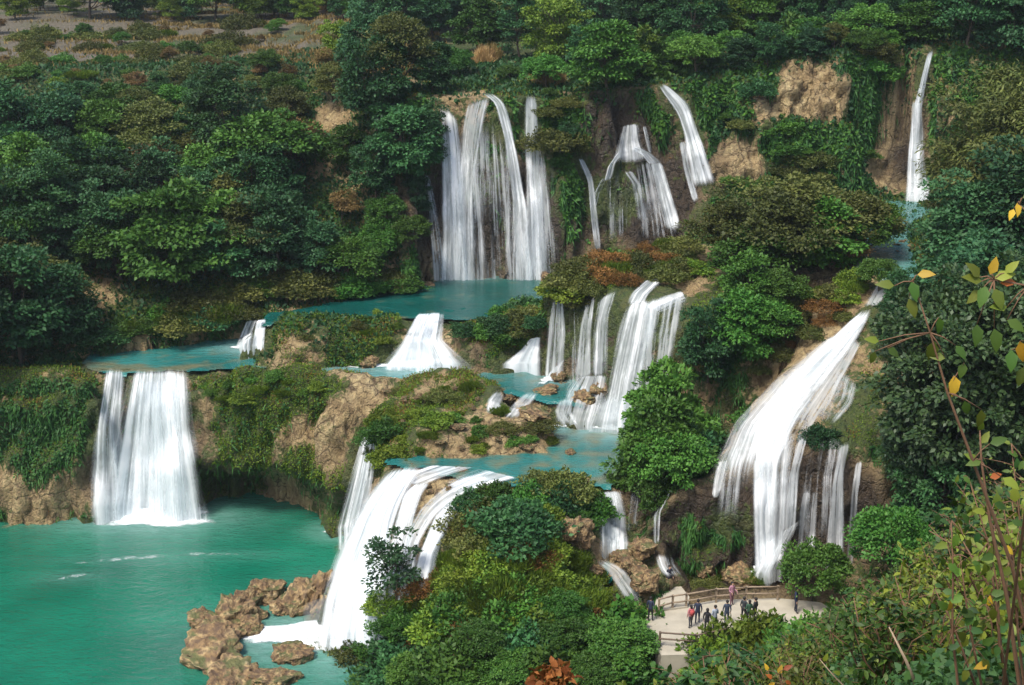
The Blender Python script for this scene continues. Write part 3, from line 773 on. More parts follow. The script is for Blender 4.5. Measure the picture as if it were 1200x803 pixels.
fall('steep waterfall fanning down the right of the back wall', (815, 225, 18.0), [
    ([(769, 98), (794, 135), (802, 160), (812, 225)], [(779, 97), (807, 120), (820, 160), (842, 220)], 0.68, {'zb': None, 'nu': 16}),
    ([(795, 165), (801, 200), (813, 240)], [(803, 163), (809, 198), (820, 238)], 0.6, {'zb': None}),
    ([(753, 148), (756, 165), (760, 180)], [(757, 147), (762, 165), (766, 182)], 0.45, dict(NB))])
fall('lone thin waterfall on the far right of the back wall', (1075, 228, 20.8), [
    ([(1088, 56), (1077, 100), (1070, 124), (1063, 180), (1060, 236)], [(1096, 54), (1087, 90), (1081, 125), (1084, 180), (1090, 232)], 0.74, {'nu': 12}),
    ([(1068, 116), (1067, 170), (1064, 236)], [(1080, 116), (1078, 170), (1074, 236)], 0.55, {'lift': 0.4})])
fall('big waterfall sliding down the ochre rock apron above the platform', (895, 668, 4.6), [
    ([(1012, 360), (964, 403), (922, 440), (893, 485), (882, 530), (882, 600), (883, 672)], [(1027, 356), (1006, 398), (972, 446), (940, 490), (914, 540), (909, 600), (910, 670)], (0.90, 0.72), {'nu': 24, 'nv': 60}),
    ([(1014, 368), (958, 415), (912, 462), (886, 515), (884, 600)], [(1022, 366), (985, 415), (940, 465), (908, 520), (902, 600)], (0.72, 0.6), {'zb': None, 'nu': 18, 'nv': 50, 'lift': 0.45, 'bottom': 0.3}),
    ([(975, 390), (905, 448), (858, 497), (834, 548), (829, 600)], [(990, 390), (935, 450), (900, 500), (888, 548), (884, 600)], (0.50, 0.80), {'zb': None, 'nu': 20, 'nv': 50, 'bottom': 0.45}),
    ([(1000, 395), (965, 445), (935, 490), (915, 530)], [(1012, 398), (985, 450), (955, 500), (935, 530)], 0.5, {'zb': None, 'nu': 16, 'bottom': 0.4}),
    ([(882, 535), (883, 600), (884, 672)], [(904, 535), (908, 600), (908, 670)], 0.6, {'nu': 12}),
    ([(850, 535), (843, 570), (838, 620)], [(872, 530), (868, 570), (864, 620)], 0.42, {'zb': None, 'bottom': 0.6}),
    ([(925, 505), (917, 550), (915, 640)], [(942, 500), (934, 550), (930, 640)], 0.42, {'zb': None, 'bottom': 0.3}),
    ([(945, 515), (938, 560), (935, 640)], [(985, 512), (980, 560), (978, 640)], 0.22, {'zb': None, 'bottom': 0.3, 'nu': 18}),
    ([(906, 515), (902, 560), (902, 664)], [(928, 500), (924, 545), (918, 660)], 0.58),
    ([(984, 425), (972, 460), (953, 500)], [(1008, 445), (1000, 474), (974, 502)], 0.56, {'zb': None, 'nu': 16, 'bottom': 0.3, 'top': 0.25}),
    ([(936, 512), (924, 560), (918, 632)], [(948, 508), (937, 550), (932, 632)], 0.52, {'zb': None, 'bottom': 0.2}),
    ([(940, 575), (935, 600), (930, 650)], [(960, 575), (958, 600), (955, 650)], 0.42),
    ([(984, 518), (975, 570), (968, 660)], [(998, 516), (989, 560), (990, 660)], 0.6),
    ([(1003, 540), (997, 580), (993, 630)], [(1011, 538), (1006, 580), (1003, 630)], 0.5),
    ([(842, 540), (837, 560), (834, 585)], [(853, 538), (848, 560), (842, 585)], 0.55, dict(NB)),
    ([(772, 582), (765, 605), (766, 640)], [(790, 570), (774, 600), (772, 640)], 0.5, dict(NB)),
    ([(905, 630), (895, 650), (884, 674)], [(938, 608), (922, 640), (908, 672)], 0.6, {'lift': 0.5})],
    [(892, 672, 4.6, 2.0, 1.0, {'amt': 0.8, 'hump': 0.4, 'off': 0.3})])
fall('rock strewn rapids of the stream above the ochre apron', (1035, 310, 20.2), [
    ([(1040, 280), (1010, 300), (985, 318)], [(1060, 290), (1045, 305), (1010, 325)], 0.55, dict(NB)),
    ([(1042, 305), (1025, 335), (1010, 362)], [(1056, 310), (1045, 335), (1030, 360)], 0.5, dict(NB))], name='rapids', cat='rapids')
fall('narrow trickle running diagonally over the grassy ochre slope', (890, 370, 17.5), [
    ([(916, 342), (892, 362), (862, 386)], [(926, 345), (900, 368), (868, 392)], 0.62, dict(NB))], name='rapids', cat='rapids')
RP = {'zb': None, 'bottom': 0.35, 'top': 0.35}
fall('short rapids breaking through brown rocks beside the bluff', (600, 475, 9.4), [
    ([(582, 455), (570, 468), (566, 486)], [(594, 458), (588, 472), (584, 488)], 0.6, dict(RP)),
    ([(618, 456), (602, 472), (584, 492)], [(636, 457), (622, 474), (604, 494)], 0.6, dict(RP)),
    ([(656, 465), (650, 482), (656, 500)], [(672, 462), (670, 484), (684, 502)], 0.55, dict(RP))], [(590, 480, 9.4, 0.9, 0.5, {'amt': 0.6}), (660, 498, 9.4, 1.2, 0.6, {'amt': 0.6})], name='rapids', cat='rapids')
fall('foaming rapids running down between boulders beside the platform', (725, 690, 4.6), [
    ([(690, 655), (712, 670), (725, 690), (738, 712)], [(704, 650), (732, 668), (746, 688), (756, 710)], 0.55, dict(RP)),
    ([(766, 648), (770, 662), (778, 678)], [(786, 646), (790, 662), (802, 678)], 0.5, dict(RP))], [(720, 680, 4.75, 1.0, 0.5, {'amt': 0.5})], name='rapids', cat='rapids')
def mist(parent, px, py, zl, rx, ry, rz, dens):
    c = Vector(Pz(px, py, zl)) - parent.location
    if dens not in _mm:
        t = NT('spray'); pv = t.n('ShaderNodeVolumePrincipled', {'Color': (0.95, 0.97, 0.98, 1), 'Density': dens})
        o_ = t.t.nodes.new('ShaderNodeOutputMaterial'); t.t.links.new(pv.outputs[0], o_.inputs['Volume']); _mm[dens] = t.m
    bm = bmesh.new(); bmesh.ops.create_icosphere(bm, subdivisions=3, radius=1.0)
    for v in bm.verts:
        k = 1 + 0.12 * math.sin(v.co.x * 5 + px) * math.cos(v.co.z * 4)
        v.co = Vector((v.co.x * rx * k, v.co.y * ry, v.co.z * rz * k)) + c + Vector((0, 0, rz * 0.35))
    return from_bm('mist', bm, _mm[dens], parent, True)
_mm = {}
_w = {o['label'].split()[0] + ' ' + o['label'].split()[1]: o for o in C.objects if o.get('category') == 'waterfall'}
mist(_w['broad white'] if 'plunging' in _w['broad white']['label'] else [o for o in C.objects if 'plunging' in o.get('label', '')][0], 172, 597, 0, 4.6, 1.2, 1.3, 0.12)
mist([o for o in C.objects if 'pouring down' in o.get('label', '')][0], 412, 735, 0, 3.6, 2.0, 1.8, 0.16)
mist(_w['tall waterfall'], 575, 319, 14, 6.0, 1.2, 2.6, 0.10)
mist(_w['big waterfall'], 900, 665, 4.6, 2.4, 1.2, 1.8, 0.12)
mist(_w['three strand'], 725, 498, 9.4, 3.0, 1.0, 1.2, 0.14)
for a_ in PEND: pool_mesh(*a_)
# ------------------------------------------------------------------ foliage
def mat_leaf(name, dark, lite, gloss=0.25, hue=0.03):
    t = NT(name)
    rnd = t.attr('rnd')
    oi = t.n('ShaderNodeObjectInfo').outputs['Random']
    c = t.mix(rnd, dark, lite)
    hs = t.n('ShaderNodeHueSaturation', {'Color': c, 'Hue': t.math('ADD', 0.5 - hue / 2, t.math('MULTIPLY', oi, hue)), 'Saturation': 1.05,
                                         'Value': t.math('ADD', 0.62, t.math('MULTIPLY', t.math('FRACT', t.math('MULTIPLY', oi, 7.13)), 0.95))})
    c = hs.outputs[0]
    b = t.n('ShaderNodeBsdfPrincipled', {'Base Color': c, 'Roughness': 0.55, 'Specular IOR Level': gloss})
    tr = t.n('ShaderNodeBsdfTranslucent', {'Color': t.mix(0.4, c, (0.10, 0.16, 0.01))})
    m = t.n('ShaderNodeMixShader', {0: 0.18, 1: b.outputs[0], 2: tr.outputs[0]})
    return t.out(m.outputs[0])
ML = {
    'dark': mat_leaf('dark_leaf', (0.018, 0.061, 0.023), (0.051, 0.130, 0.041)),
    'teal': mat_leaf('blue_green_leaf', (0.015, 0.055, 0.023), (0.053, 0.121, 0.047)),
    'gloss': mat_leaf('glossy_leaf', (0.018, 0.055, 0.016), (0.094, 0.158, 0.050), 0.5),
    'mid': mat_leaf('mid_green_leaf', (0.029, 0.089, 0.016), (0.086, 0.177, 0.032)),
    'light': mat_leaf('yellow_green_leaf', (0.051, 0.103, 0.014), (0.165, 0.226, 0.032)),
    'olive': mat_leaf('olive_leaf', (0.051, 0.068, 0.016), (0.136, 0.144, 0.040)),
    'brown': mat_leaf('dry_brown_leaf', (0.086, 0.058, 0.026), (0.215, 0.144, 0.065), 0.1),
    'straw': mat_leaf('straw', (0.229, 0.150, 0.065), (0.486, 0.355, 0.164), 0.1),
    'moss': mat_leaf('moss_leaf', (0.042, 0.085, 0.012), (0.135, 0.185, 0.030), 0.1, 0.0),
    'vine': mat_leaf('vine_leaf', (0.018, 0.065, 0.019), (0.057, 0.137, 0.032), 0.2, 0.0),
    'rust': mat_leaf('rusty_leaf', (0.108, 0.055, 0.021), (0.215, 0.117, 0.044), 0.1, 0.0),
}
M_bark = mat_plain('bark', (0.085, 0.065, 0.045), 0.9, 0.5, 9)
M_barkl = mat_plain('pale_bark', (0.17, 0.14, 0.10), 0.9, 0.4, 9)

def unit(a):
    return a / (np.linalg.norm(a, axis=-1, keepdims=True) + 1e-9)
def leaves_np(P, D, Nn, L, W, fold=0.12, six=False):
    """P base points, D directions, Nn normals, L lengths, W half-widths -> V, F"""
    n = len(P)
    D = unit(D); S = unit(np.cross(D, Nn)); U = np.cross(S, D)
    L = np.asarray(L)[:, None] * np.ones((n, 1)); W = np.asarray(W)[:, None] * np.ones((n, 1))
    if not six:
        Vt = np.stack([P, P + D * L * 0.45 + S * W + U * W * fold, P + D * L - U * L * 0.08, P + D * L * 0.45 - S * W + U * W * fold], 1)
        Ft = np.arange(n * 4).reshape(n, 4)
        return Vt.reshape(-1, 3), Ft, 4
    tip = P + D * L - U * L * 0.18
    mid = P + D * L * 0.5
    Vt = np.stack([P, P + D * L * 0.30 + S * W + U * W * fold, P + D * L * 0.68 + S * W * 0.72 + U * (W * fold - L * 0.05), tip,
                   P + D * L * 0.68 - S * W * 0.72 + U * (W * fold - L * 0.05), P + D * L * 0.30 - S * W + U * W * fold, mid - U * L * 0.0], 1)
    b = np.arange(n)[:, None] * 7
    Ft = np.concatenate([b + np.array([[0, 1, 2, 6]]), b + np.array([[6, 2, 3, 4]]), b + np.array([[0, 6, 4, 5]])], 0)
    return Vt.reshape(-1, 3), Ft, 7
def rand_dirs(n, r):
    v = r.normal(size=(n, 3)); return unit(v)

def make_tree(name, h, crown, clump_r, n_clump, per, leaf, mat, seed, trunk_r=0.16, bark=None, flat=0.62, asp=0.30, droop=0.0, low=-0.85, lobes=0.35, limbs=14, six=False, hollow=0.5, sway=0.0):
    """a tapered trunk with limbs and a crown of leafy clumps; crown = (rx, ry, rz, centre height)"""
    r = np.random.default_rng(seed)
    root = empty(name)
    rx, ry, rz, cz = crown
    d = rand_dirs(n_clump * 4, r)
    d = d[d[:, 2] > low][:n_clump]
    lob = 1 + lobes * fbm(d * 1.7 + seed, 1.0, 3, seed)
    rad = (hollow + (1 - hollow) * r.random(len(d)) ** 0.5) * lob
    cc = d * rad[:, None] * np.array([rx, ry, rz]) + np.array([sway * h, 0, cz])
    crr = clump_r * r.uniform(0.6, 1.3, len(cc))
    k = np.repeat(np.arange(len(cc)), per)
    ld = rand_dirs(len(k), r)
    ld[:, 2] = np.where(ld[:, 2] < -0.25, -ld[:, 2], ld[:, 2])
    rr = r.random(len(k)) ** 0.4
    P = cc[k] + ld * (rr * crr[k])[:, None] * np.array([1, 1, flat])
    outw = unit(unit(cc[k] - np.array([0, 0, cz])) * 0.55 + ld * 0.8)
    Nn = unit(outw + np.array([0, 0, 0.9]) + r.normal(size=(len(k), 3)) * 0.45)
    D = outw * 1.0 + r.normal(size=(len(k), 3)) * 0.55
    D[:, 2] -= 0.25 + droop
    L = leaf * r.uniform(0.6, 1.25, len(k))
    Vv, Fv, st = leaves_np(P, D, Nn, L, L * asp, 0.2, six)
    tone = np.clip(r.normal(0.45, 0.24, len(k)) + 0.22 * (r.random(len(cc))[k] - 0.5), 0, 1)
    me = mesh_np('crown', Vv, Fv, mat, False, {'rnd': ('FLOAT', np.repeat(tone, st))})
    link('crown', me, root)
    bm = bmesh.new()
    top = cz + rz * 0.35
    pts = [(sway * h * (q ** 2) + 0.10 * h * 0.3 * math.sin(q * 3 + seed), 0.08 * h * 0.3 * math.cos(q * 4 + seed) - 0.08 * h * 0.3 * math.cos(seed), -0.5 + q * (top + 0.5)) for q in np.linspace(0, 1, 7)]
    bm_tube(bm, pts, [trunk_r * (1.25 - 1.0 * q) for q in np.linspace(0, 1, 7)], 7)
    for c in cc[r.permutation(len(cc))[:limbs]]:
        q0 = r.uniform(0.35, 0.9); a = Vector(pts[int(q0 * 6)]); b = Vector(c)
        mid = a.lerp(b, 0.5) + Vector((0, 0, -0.08 * (b - a).length))
        bm_tube(bm, [a, mid, b], [trunk_r * 0.38, trunk_r * 0.25, trunk_r * 0.08], 5)
    from_bm('trunk', bm, bark or M_bark, root, True)
    root['h'] = h
    return root
def make_mound(name, rx, rz, n, leaf, mat, seed, asp=0.3, up=0.3, grassy=False):
    """a low shrub: leaves over an uneven dome"""
    r = np.random.default_rng(seed)
    root = empty(name)
    d = rand_dirs(n, r); d[:, 2] = np.abs(d[:, 2]) * 1.1 - 0.1
    lob = 1 + 0.45 * fbm(d * 2.1 + seed, 1.0, 3, seed)
    rr = (0.5 + 0.5 * r.random(n) ** 0.5) * lob
    P = d * rr[:, None] * np.array([rx, rx, rz]); P[:, 2] = np.maximum(P[:, 2], 0.0)
    Nn = unit(d + r.normal(size=(n, 3)) * 0.5 + np.array([0, 0, 0.4]))
    D = d * 0.8 + r.normal(size=(n, 3)) * 0.6 + np.array([0, 0, up])
    if grassy: D = d * 0.7 + r.normal(size=(n, 3)) * 0.35 + np.array([0, 0, up + 0.6])
    L = leaf * r.uniform(0.6, 1.3, n)
    Vv, Fv, st = leaves_np(P, D, Nn, L, L * asp, 0.2)
    tone = np.clip(r.normal(0.45, 0.25, n) + 0.3 * vnoise(d * 2.5 + seed, 5), 0, 1)
    link('crown', mesh_np('crown', Vv, Fv, mat, False, {'rnd': ('FLOAT', np.repeat(tone, st))}), root)
    bm = bmesh.new()
    for q in range(6):
        a = r.uniform(0, 6.28); e = Vector((math.cos(a) * rx * 0.6, math.sin(a) * rx * 0.6, rz * 0.7))
        bm_tube(bm, [(0, 0, -0.3), e * 0.5 + Vector((0, 0, rz * 0.1)), e], [0.05, 0.035, 0.012], 5)
    from_bm('stem', bm, M_bark, root, True)
    root['h'] = rz
    return root
def copy_tree(o, parent=None):
    c = o.copy(); C.objects.link(c); c.parent = parent
    for ch in o.children: copy_tree(ch, c)
    return c

K = {}      # kinds: [proto, natural height]
used = {}
def kind(key, root, top): K[key] = (root, top); used[key] = 0
kind('broadA', make_tree('broadleaf_tree', 9, (3.4, 3.4, 4.3, 5.0), 1.15, 72, 150, 0.40, ML['dark'], 1), 9.6)
kind('broadB', make_tree('broadleaf_tree', 9, (2.9, 2.9, 4.6, 5.0), 1.05, 76, 140, 0.36, ML['teal'], 2), 9.8)
kind('broadC', make_tree('broadleaf_tree', 8, (3.6, 3.3, 3.7, 4.2), 1.1, 70, 150, 0.42, ML['mid'], 3, flat=0.5), 8.2)
kind('tall', make_tree('tall_tree', 12, (2.7, 2.7, 5.9, 6.2), 1.1, 90, 130, 0.34, ML['dark'], 4, flat=0.5, lobes=0.5), 12.4)
kind('light', make_tree('yellow_green_tree', 8, (3.1, 3.1, 3.9, 4.4), 1.0, 68, 150, 0.34, ML['light'], 5), 8.5)
kind('dome', make_tree('bushy_tree', 5, (2.9, 2.9, 2.1, 2.7), 0.85, 70, 150, 0.26, ML['mid'], 6, trunk_r=0.12, low=-0.4), 5.0)
kind('olive', make_tree('olive_green_tree', 6, (3.0, 3.0, 2.6, 3.4), 0.9, 70, 150, 0.24, ML['olive'], 8, trunk_r=0.13, low=-0.5), 6.2)
kind('feather', make_tree('feathery_tree', 12, (4.0, 4.0, 5.0, 6.8), 1.3, 80, 190, 0.36, ML['olive'], 9, asp=0.16, droop=0.55, flat=0.8, low=-0.8), 12.2)
kind('glossy', make_tree('glossy_tree', 12, (4.4, 4.4, 5.4, 6.6), 1.15, 120, 150, 0.36, ML['gloss'], 10, flat=0.6, low=-0.75), 12.4)
kind('scrub', make_tree('scrub_tree', 4, (1.9, 1.9, 1.6, 2.3), 0.7, 40, 110, 0.22, ML['brown'], 12, trunk_r=0.07, low=-0.4), 4.0)
kind('sapling', make_tree('sapling', 4, (1.15, 1.15, 2.0, 2.6), 0.42, 40, 46, 0.20, ML['teal'], 13, trunk_r=0.05, hollow=0.35, limbs=26), 4.6)
kind('bamboo', make_tree('thin_leaf_tree', 6, (2.3, 2.3, 2.9, 3.6), 0.9, 60, 150, 0.30, ML['light'], 14, asp=0.13, droop=0.4, trunk_r=0.06), 6.6)
kind('shrubM', make_mound('shrub', 1.3, 1.1, 4200, 0.17, ML['mid'], 21), 1.15)
kind('shrubD', make_mound('shrub', 1.4, 1.2, 4200, 0.19, ML['dark'], 22), 1.25)
kind('shrubL', make_mound('shrub', 1.3, 1.0, 4200, 0.17, ML['light'], 23), 1.05)
kind('shrubO', make_mound('shrub', 1.5, 1.0, 4600, 0.16, ML['olive'], 24), 1.05)
kind('shrubB', make_mound('dry_shrub', 1.4, 0.9, 4200, 0.18, ML['rust'], 25, 0.16, 0.5), 1.0)
kind('grass', make_mound('grass_clump', 1.1, 0.75, 3000, 0.42, ML['moss'], 26, 0.045, 0.6, True), 1.1)
kind('reed', make_mound('dry_grass_clump', 0.9, 1.2, 1600, 0.8, ML['straw'], 27, 0.03, 1.0, True), 1.9)

LOOK = {'broadA': 'dark green broadleaf tree', 'broadB': 'blue green broadleaf tree', 'broadC': 'fresh green spreading tree', 'tall': 'tall dark layered tree',
        'light': 'yellow green tree', 'dome': 'low bushy green tree', 'olive': 'olive green bushy tree', 'feather': 'feathery drooping olive tree', 'glossy': 'large dark glossy leaved tree',
        'scrub': 'small brownish half bare tree', 'sapling': 'slender sparse sapling', 'bamboo': 'thin leaved pale green tree',
        'shrubM': 'rounded green shrub', 'shrubD': 'rounded dark green shrub', 'shrubL': 'low yellow green shrub', 'shrubO': 'low olive shrub', 'shrubB': 'low rusty brown shrub', 'grass': 'tuft of long green grass', 'reed': 'clump of pale dry reeds'}
CAT = {'shrubM': 'shrub', 'shrubD': 'shrub', 'shrubL': 'shrub', 'shrubO': 'shrub', 'shrubB': 'shrub', 'grass': 'grass', 'reed': 'reeds', 'sapling': 'sapling'}
n_plants = 0
def zone(where, p):
    if where == S1: return ('at the foot of' if p.z < 17 else 'halfway up' if p.z < 25 else 'near the top of') + ' the wooded slope above the left bank'
    if where == S3 or where == S5:
        w = 'on the plateau above' if where == S3 else 'hanging on the back wall near'
        return w + (' the wooded buttress' if p.x < -10 else ' the tall many veiled waterfall' if p.x < 4.5 else ' the branching waterfall' if p.x < 14 else ' the steep fanning waterfall' if p.x < 21 else ' the bare ochre rock patch' if p.x < 35 else ' the lone thin waterfall')
    if where == S8: return 'on the right bank ' + ('beside the big sliding waterfall' if p.y < 88 else 'beside the upper stream' if p.y < 104 else 'below the lone thin waterfall')
    if where == S4: return 'beyond the stepped fields' + (' in the nearest row' if p.y < 178 else ' far back on the plateau')
    return where
S1 = S3 = S4 = S5 = S8 = ''
def put(key, px, py, h, where, wide=1.0, pos=None, sink=0.15, label=None):
    """plant a copy with its foot at the ground seen at that spot; h in metres"""
    global n_plants
    proto, top = K[key]
    if pos is None:
        p, n, t = hitf(px, py)
        if p is None: return None
    else:
        p = Vector(pos)
    o = proto if used[key] == 0 else copy_tree(proto)
    used[key] += 1
    o.location = (p.x, p.y, p.z - sink)
    k = h / top
    o.scale = (k * wide, k * wide, k)
    o.rotation_euler = (random.uniform(-0.05, 0.05), random.uniform(-0.05, 0.05), random.uniform(0, 6.28))
    cat = CAT.get(key, 'tree')
    if label is None: where = zone(where, p)
    set_tags(o, label or (LOOK[key] + ' ' + where), cat, (cat + 's ' + where) if cat not in ('grass', 'reeds') else (cat + ' ' + where))
    n_plants += 1
    return o
def spread(keys, poly, n, hr, where, gap, wide=(0.9, 1.2), seed=0, tries=40):
    r = random.Random(seed)
    xs = [a for a, b in poly]; ys = [b for a, b in poly]
    got = []
    for _ in range(n * tries):
        if len(got) >= n: break
        px, py = r.uniform(min(xs), max(xs)), r.uniform(min(ys), max(ys))
        if sdist(np.array([px]), np.array([py]), poly)[0] < 0: continue
        p, nn, t = hitf(px, py)
        if p is None or any((p - g).length < gap for g in got): continue
        got.append(p)
        put(r.choice(keys), 0, 0, r.uniform(*hr), where, r.uniform(*wide), pos=p)

S1 = 'on the wooded slope above the left bank'
for a in [('broadA', 20, 425, 10), ('broadB', -40, 430, 11), ('broadA', 75, 415, 8), ('broadC', 205, 335, 9.5), ('broadB', 325, 325, 8.5), ('broadA', 270, 335, 6.5),
          ('broadA', 10, 330, 10), ('tall', 70, 320, 11), ('broadB', 135, 320, 8.5), ('tall', 265, 215, 11.5), ('tall', 235, 200, 8), ('broadA', 25, 205, 8.5), ('broadB', 75, 195, 8), ('broadA', -15, 190, 8.5),
          ('broadC', 130, 200, 7), ('olive', 185, 200, 7), ('olive', 165, 160, 5), ('broadA', 105, 260, 8), ('broadB', 180, 270, 8), ('broadA', 300, 260, 8), ('broadB', 245, 285, 8), ('broadC', 40, 255, 8), ('scrub', 185, 245, 6),
          ('dome', 408, 335, 4.4), ('broadB', 370, 325, 6), ('olive', 335, 160, 5), ('dome', 330, 120, 3), ('scrub', 345, 200, 5), ('dome', 310, 85, 2.5), ('olive', 160, 140, 3.4), ('broadC', 205, 150, 4.5)]:
    put(a[0], a[1], a[2], a[3], S1, random.uniform(0.95, 1.2))
spread(['broadA', 'broadB', 'broadC', 'dome', 'olive'], [(-60, 420), (60, 410), (200, 340), (360, 325), (345, 240), (310, 170), (200, 190), (0, 190), (-60, 190)], 34, (5, 8), S1, 2.4, seed=3)
spread(['dome', 'olive', 'scrub', 'light'], [(0, 125), (200, 128), (380, 115), (400, 80), (300, 85), (0, 112)], 22, (1.3, 2.4), 'along the edge of the stepped fields', 2.6, seed=4)
S2 = 'on the buttress beside the tall back waterfall'
for a in [('broadA', 440, 160, 9.5), ('olive', 470, 110, 7.5), ('broadB', 425, 95, 7.5), ('broadA', 475, 215, 7.5), ('broadB', 500, 190, 6), ('broadA', 440, 240, 6.5), ('light', 395, 75, 5), ('dome', 450, 300, 3.5), ('dome', 480, 290, 3.0), ('broadA', 505, 110, 5), ('dome', 425, 320, 3.2), ('scrub', 400, 260, 3), ('broadC', 410, 200, 4.5), ('olive', 390, 120, 4), ('broadB', 490, 250, 4.5), ('dome', 455, 270, 3.4)]:
    put(a[0], a[1], a[2], a[3], S2, random.uniform(0.9, 1.15))
S3 = 'on the plateau above the back wall'
for a in [('broadC', 560, 62, 6.5), ('tall', 610, 70, 9), ('light', 655, 80, 8.5), ('bamboo', 640, 62, 8), ('broadC', 712, 106, 6.5), ('light', 735, 96, 6), ('broadA', 690, 92, 5.5), ('tall', 770, 62, 10), ('broadB', 745, 60, 9), ('broadA', 815, 68, 8), ('light', 850, 55, 6), ('broadC', 885, 48, 6.5), ('broadA', 940, 42, 5), ('broadB', 985, 40, 5), ('broadB', 1040, 46, 5), ('tall', 1080, 38, 8), ('broadA', 1135, 55, 8), ('broadB', 1175, 60, 9), ('tall', 1210, 70, 10), ('broadA', 505, 45, 7), ('broadB', 470, 50, 8), ('dome', 530, 90, 3), ('dome', 598, 94, 1.6), ('broadA', 660, 40, 9), ('broadB', 700, 45, 9), ('dome', 640, 105, 3.4), ('broadC', 800, 82, 4), ('dome', 752, 92, 3)]:
    put(a[0], a[1], a[2], a[3], S3, random.uniform(0.95, 1.25))
for px, py in [(570, 72), (578, 70), (565, 75), (640, 100), (634, 97), (648, 99)]:
    put('reed', px, py, 2.0, 'above the lip of the back waterfall')
spread(['broadA', 'broadB', 'tall', 'broadC', 'olive', 'dome'], [(430, 45), (1230, 45), (1230, 8), (430, 8)], 90, (5, 9), S3, 3.0, seed=5)
S4 = 'beyond the stepped fields'
spread(['broadA', 'broadB', 'light', 'broadC', 'bamboo', 'dome'], [(-20, 24), (440, 28), (440, -8), (-20, -8)], 90, (3.5, 7.5), S4, 3.2, seed=6)
put('light', 305, 24, 5.5, S4, label='bright yellow green tree standing alone beyond the stepped fields')
spread(['scrub', 'dome', 'shrubO'], [(0, 95), (260, 95), (420, 60), (420, 30), (0, 36)], 26, (0.8, 2.2), 'on the stepped fields', 2.0, seed=7)
S5 = 'hanging on the back wall'
spread(['dome', 'shrubD', 'shrubM', 'broadB', 'shrubO'], [(640, 110), (670, 110), (665, 170), (650, 200)], 8, (0.7, 1.6), S5, 1.4, (1.0, 1.4), seed=8)
spread(['shrubD', 'shrubM', 'dome', 'shrubO'], [(845, 120), (875, 100), (900, 80), (910, 150), (960, 160), (1020, 160), (1030, 170), (1020, 215), (850, 225)], 14, (0.6, 1.5), S5, 1.2, (1.1, 1.6), seed=28)
spread(['shrubD', 'shrubM', 'shrubO'], [(1020, 60), (1045, 60), (1045, 90), (1020, 85)], 4, (0.8, 1.8), S5, 1.2, seed=29)
S6 = 'on the rocky terrace above the three strand falls'
for a in [('olive', 850, 318, 5.6), ('olive', 905, 325, 7.0), ('broadC', 960, 318, 6.2), ('olive', 1000, 305, 5.5), ('dome', 880, 330, 4.4), ('scrub', 930, 322, 4), ('olive', 930, 305, 7), ('dome', 1010, 300, 4.5), ('scrub', 985, 315, 3.4)]:
    put(a[0], a[1], a[2], a[3], S6, random.uniform(1.05, 1.3))
S7 = 'clinging to the terrace cliff beside the three strand falls'
for k_, x_, y_, h_, w_ in [('broadC', 10.2, 80.5, 7.5, 0.8), ('broadA', 11.6, 82.2, 8.5, 0.75), ('broadC', 11.0, 84.6, 9.0, 0.75), ('broadA', 13.4, 84.2, 9.0, 0.75), ('broadC', 13.2, 86.6, 9.5, 0.8), ('broadA', 15.6, 86.0, 7.5, 0.8),
                           ('dome', 9.9, 78.8, 3.6, 0.9), ('dome', 10.2, 82.6, 5.5, 0.8), ('broadC', 16.6, 88.2, 5.5, 0.9), ('dome', 18.2, 88.6, 3.4, 1.0), ('dome', 15.0, 83.6, 3.2, 0.9), ('dome', 12.6, 80.4, 3.0, 0.8), ('broadA', 14.2, 88.6, 6.5, 0.9), ('dome', 10.6, 87.6, 3.2, 0.8), ('dome', 19.6, 90.6, 3.0, 1.0), ('broadC', 17.4, 91.0, 4.6, 1.0), ('shrubM', 17.0, 84.6, 1.2, 1.2), ('dome', 10.9, 79.2, 5.0, 0.8)]:
    put(k_, 0, 0, h_, S7, w_ * random.uniform(0.95, 1.1), pos=(x_, y_, ground(x_, y_)))
S8 = 'on the right bank'
for a in [('feather', 1150, 300, 14, 1.1), ('feather', 1125, 290, 9, 1.0), ('broadA', 1112, 310, 5.0, 1.1), ('broadB', 1130, 330, 8, 1.2), ('broadB', 1190, 330, 10, 1.2), ('feather', 1215, 290, 14, 1.1),
          ('glossy', 1112, 580, 14.5, 0.9), ('glossy', 1185, 560, 14, 1.0), ('broadA', 1065, 420, 5.5, 1.0), ('broadB', 1082, 560, 8, 0.9), ('glossy', 1070, 600, 8.5, 0.75), ('broadA', 1058, 372, 3.6, 1.0), ('broadB', 1140, 420, 9, 1.1), ('dome', 1030, 345, 2.6, 1.0),
          ('broadA', 1100, 640, 7, 1.0), ('dome', 1045, 690, 5.0, 0.85), ('dome', 1080, 700, 5.6, 1.0), ('dome', 1030, 705, 3.4, 0.8), ('broadC', 1110, 690, 7, 1.1)]:
    put(a[0], a[1], a[2], a[3], S8, a[4])
put('dome', 950, 709, 4.4, '', 0.8, label='small bushy tree growing at the edge of the viewing platform')
S9 = 'on the bush island'
for a in [('shrubD', 605, 622, 1.9), ('shrubD', 655, 590, 1.5), ('shrubM', 625, 590, 1.4), ('shrubO', 590, 600, 1.5), ('shrubB', 560, 610, 1.1), ('shrubL', 640, 612, 1.2), ('shrubO', 665, 575, 1.3), ('shrubM', 700, 600, 1.2), ('shrubO', 545, 622, 1.3), ('shrubO', 570, 640, 1.2), ('shrubO', 640, 572, 1.2), ('shrubD', 550, 590, 1.0), ('shrubM', 580, 580, 1.0), ('shrubM', 675, 608, 1.2)]:
    put(a[0], a[1], a[2], a[3], S9, random.uniform(1.0, 1.3))
put('sapling', 462, 715, 6.0, '', 1.1, label='slender sparse sapling standing in front of the white cascade')
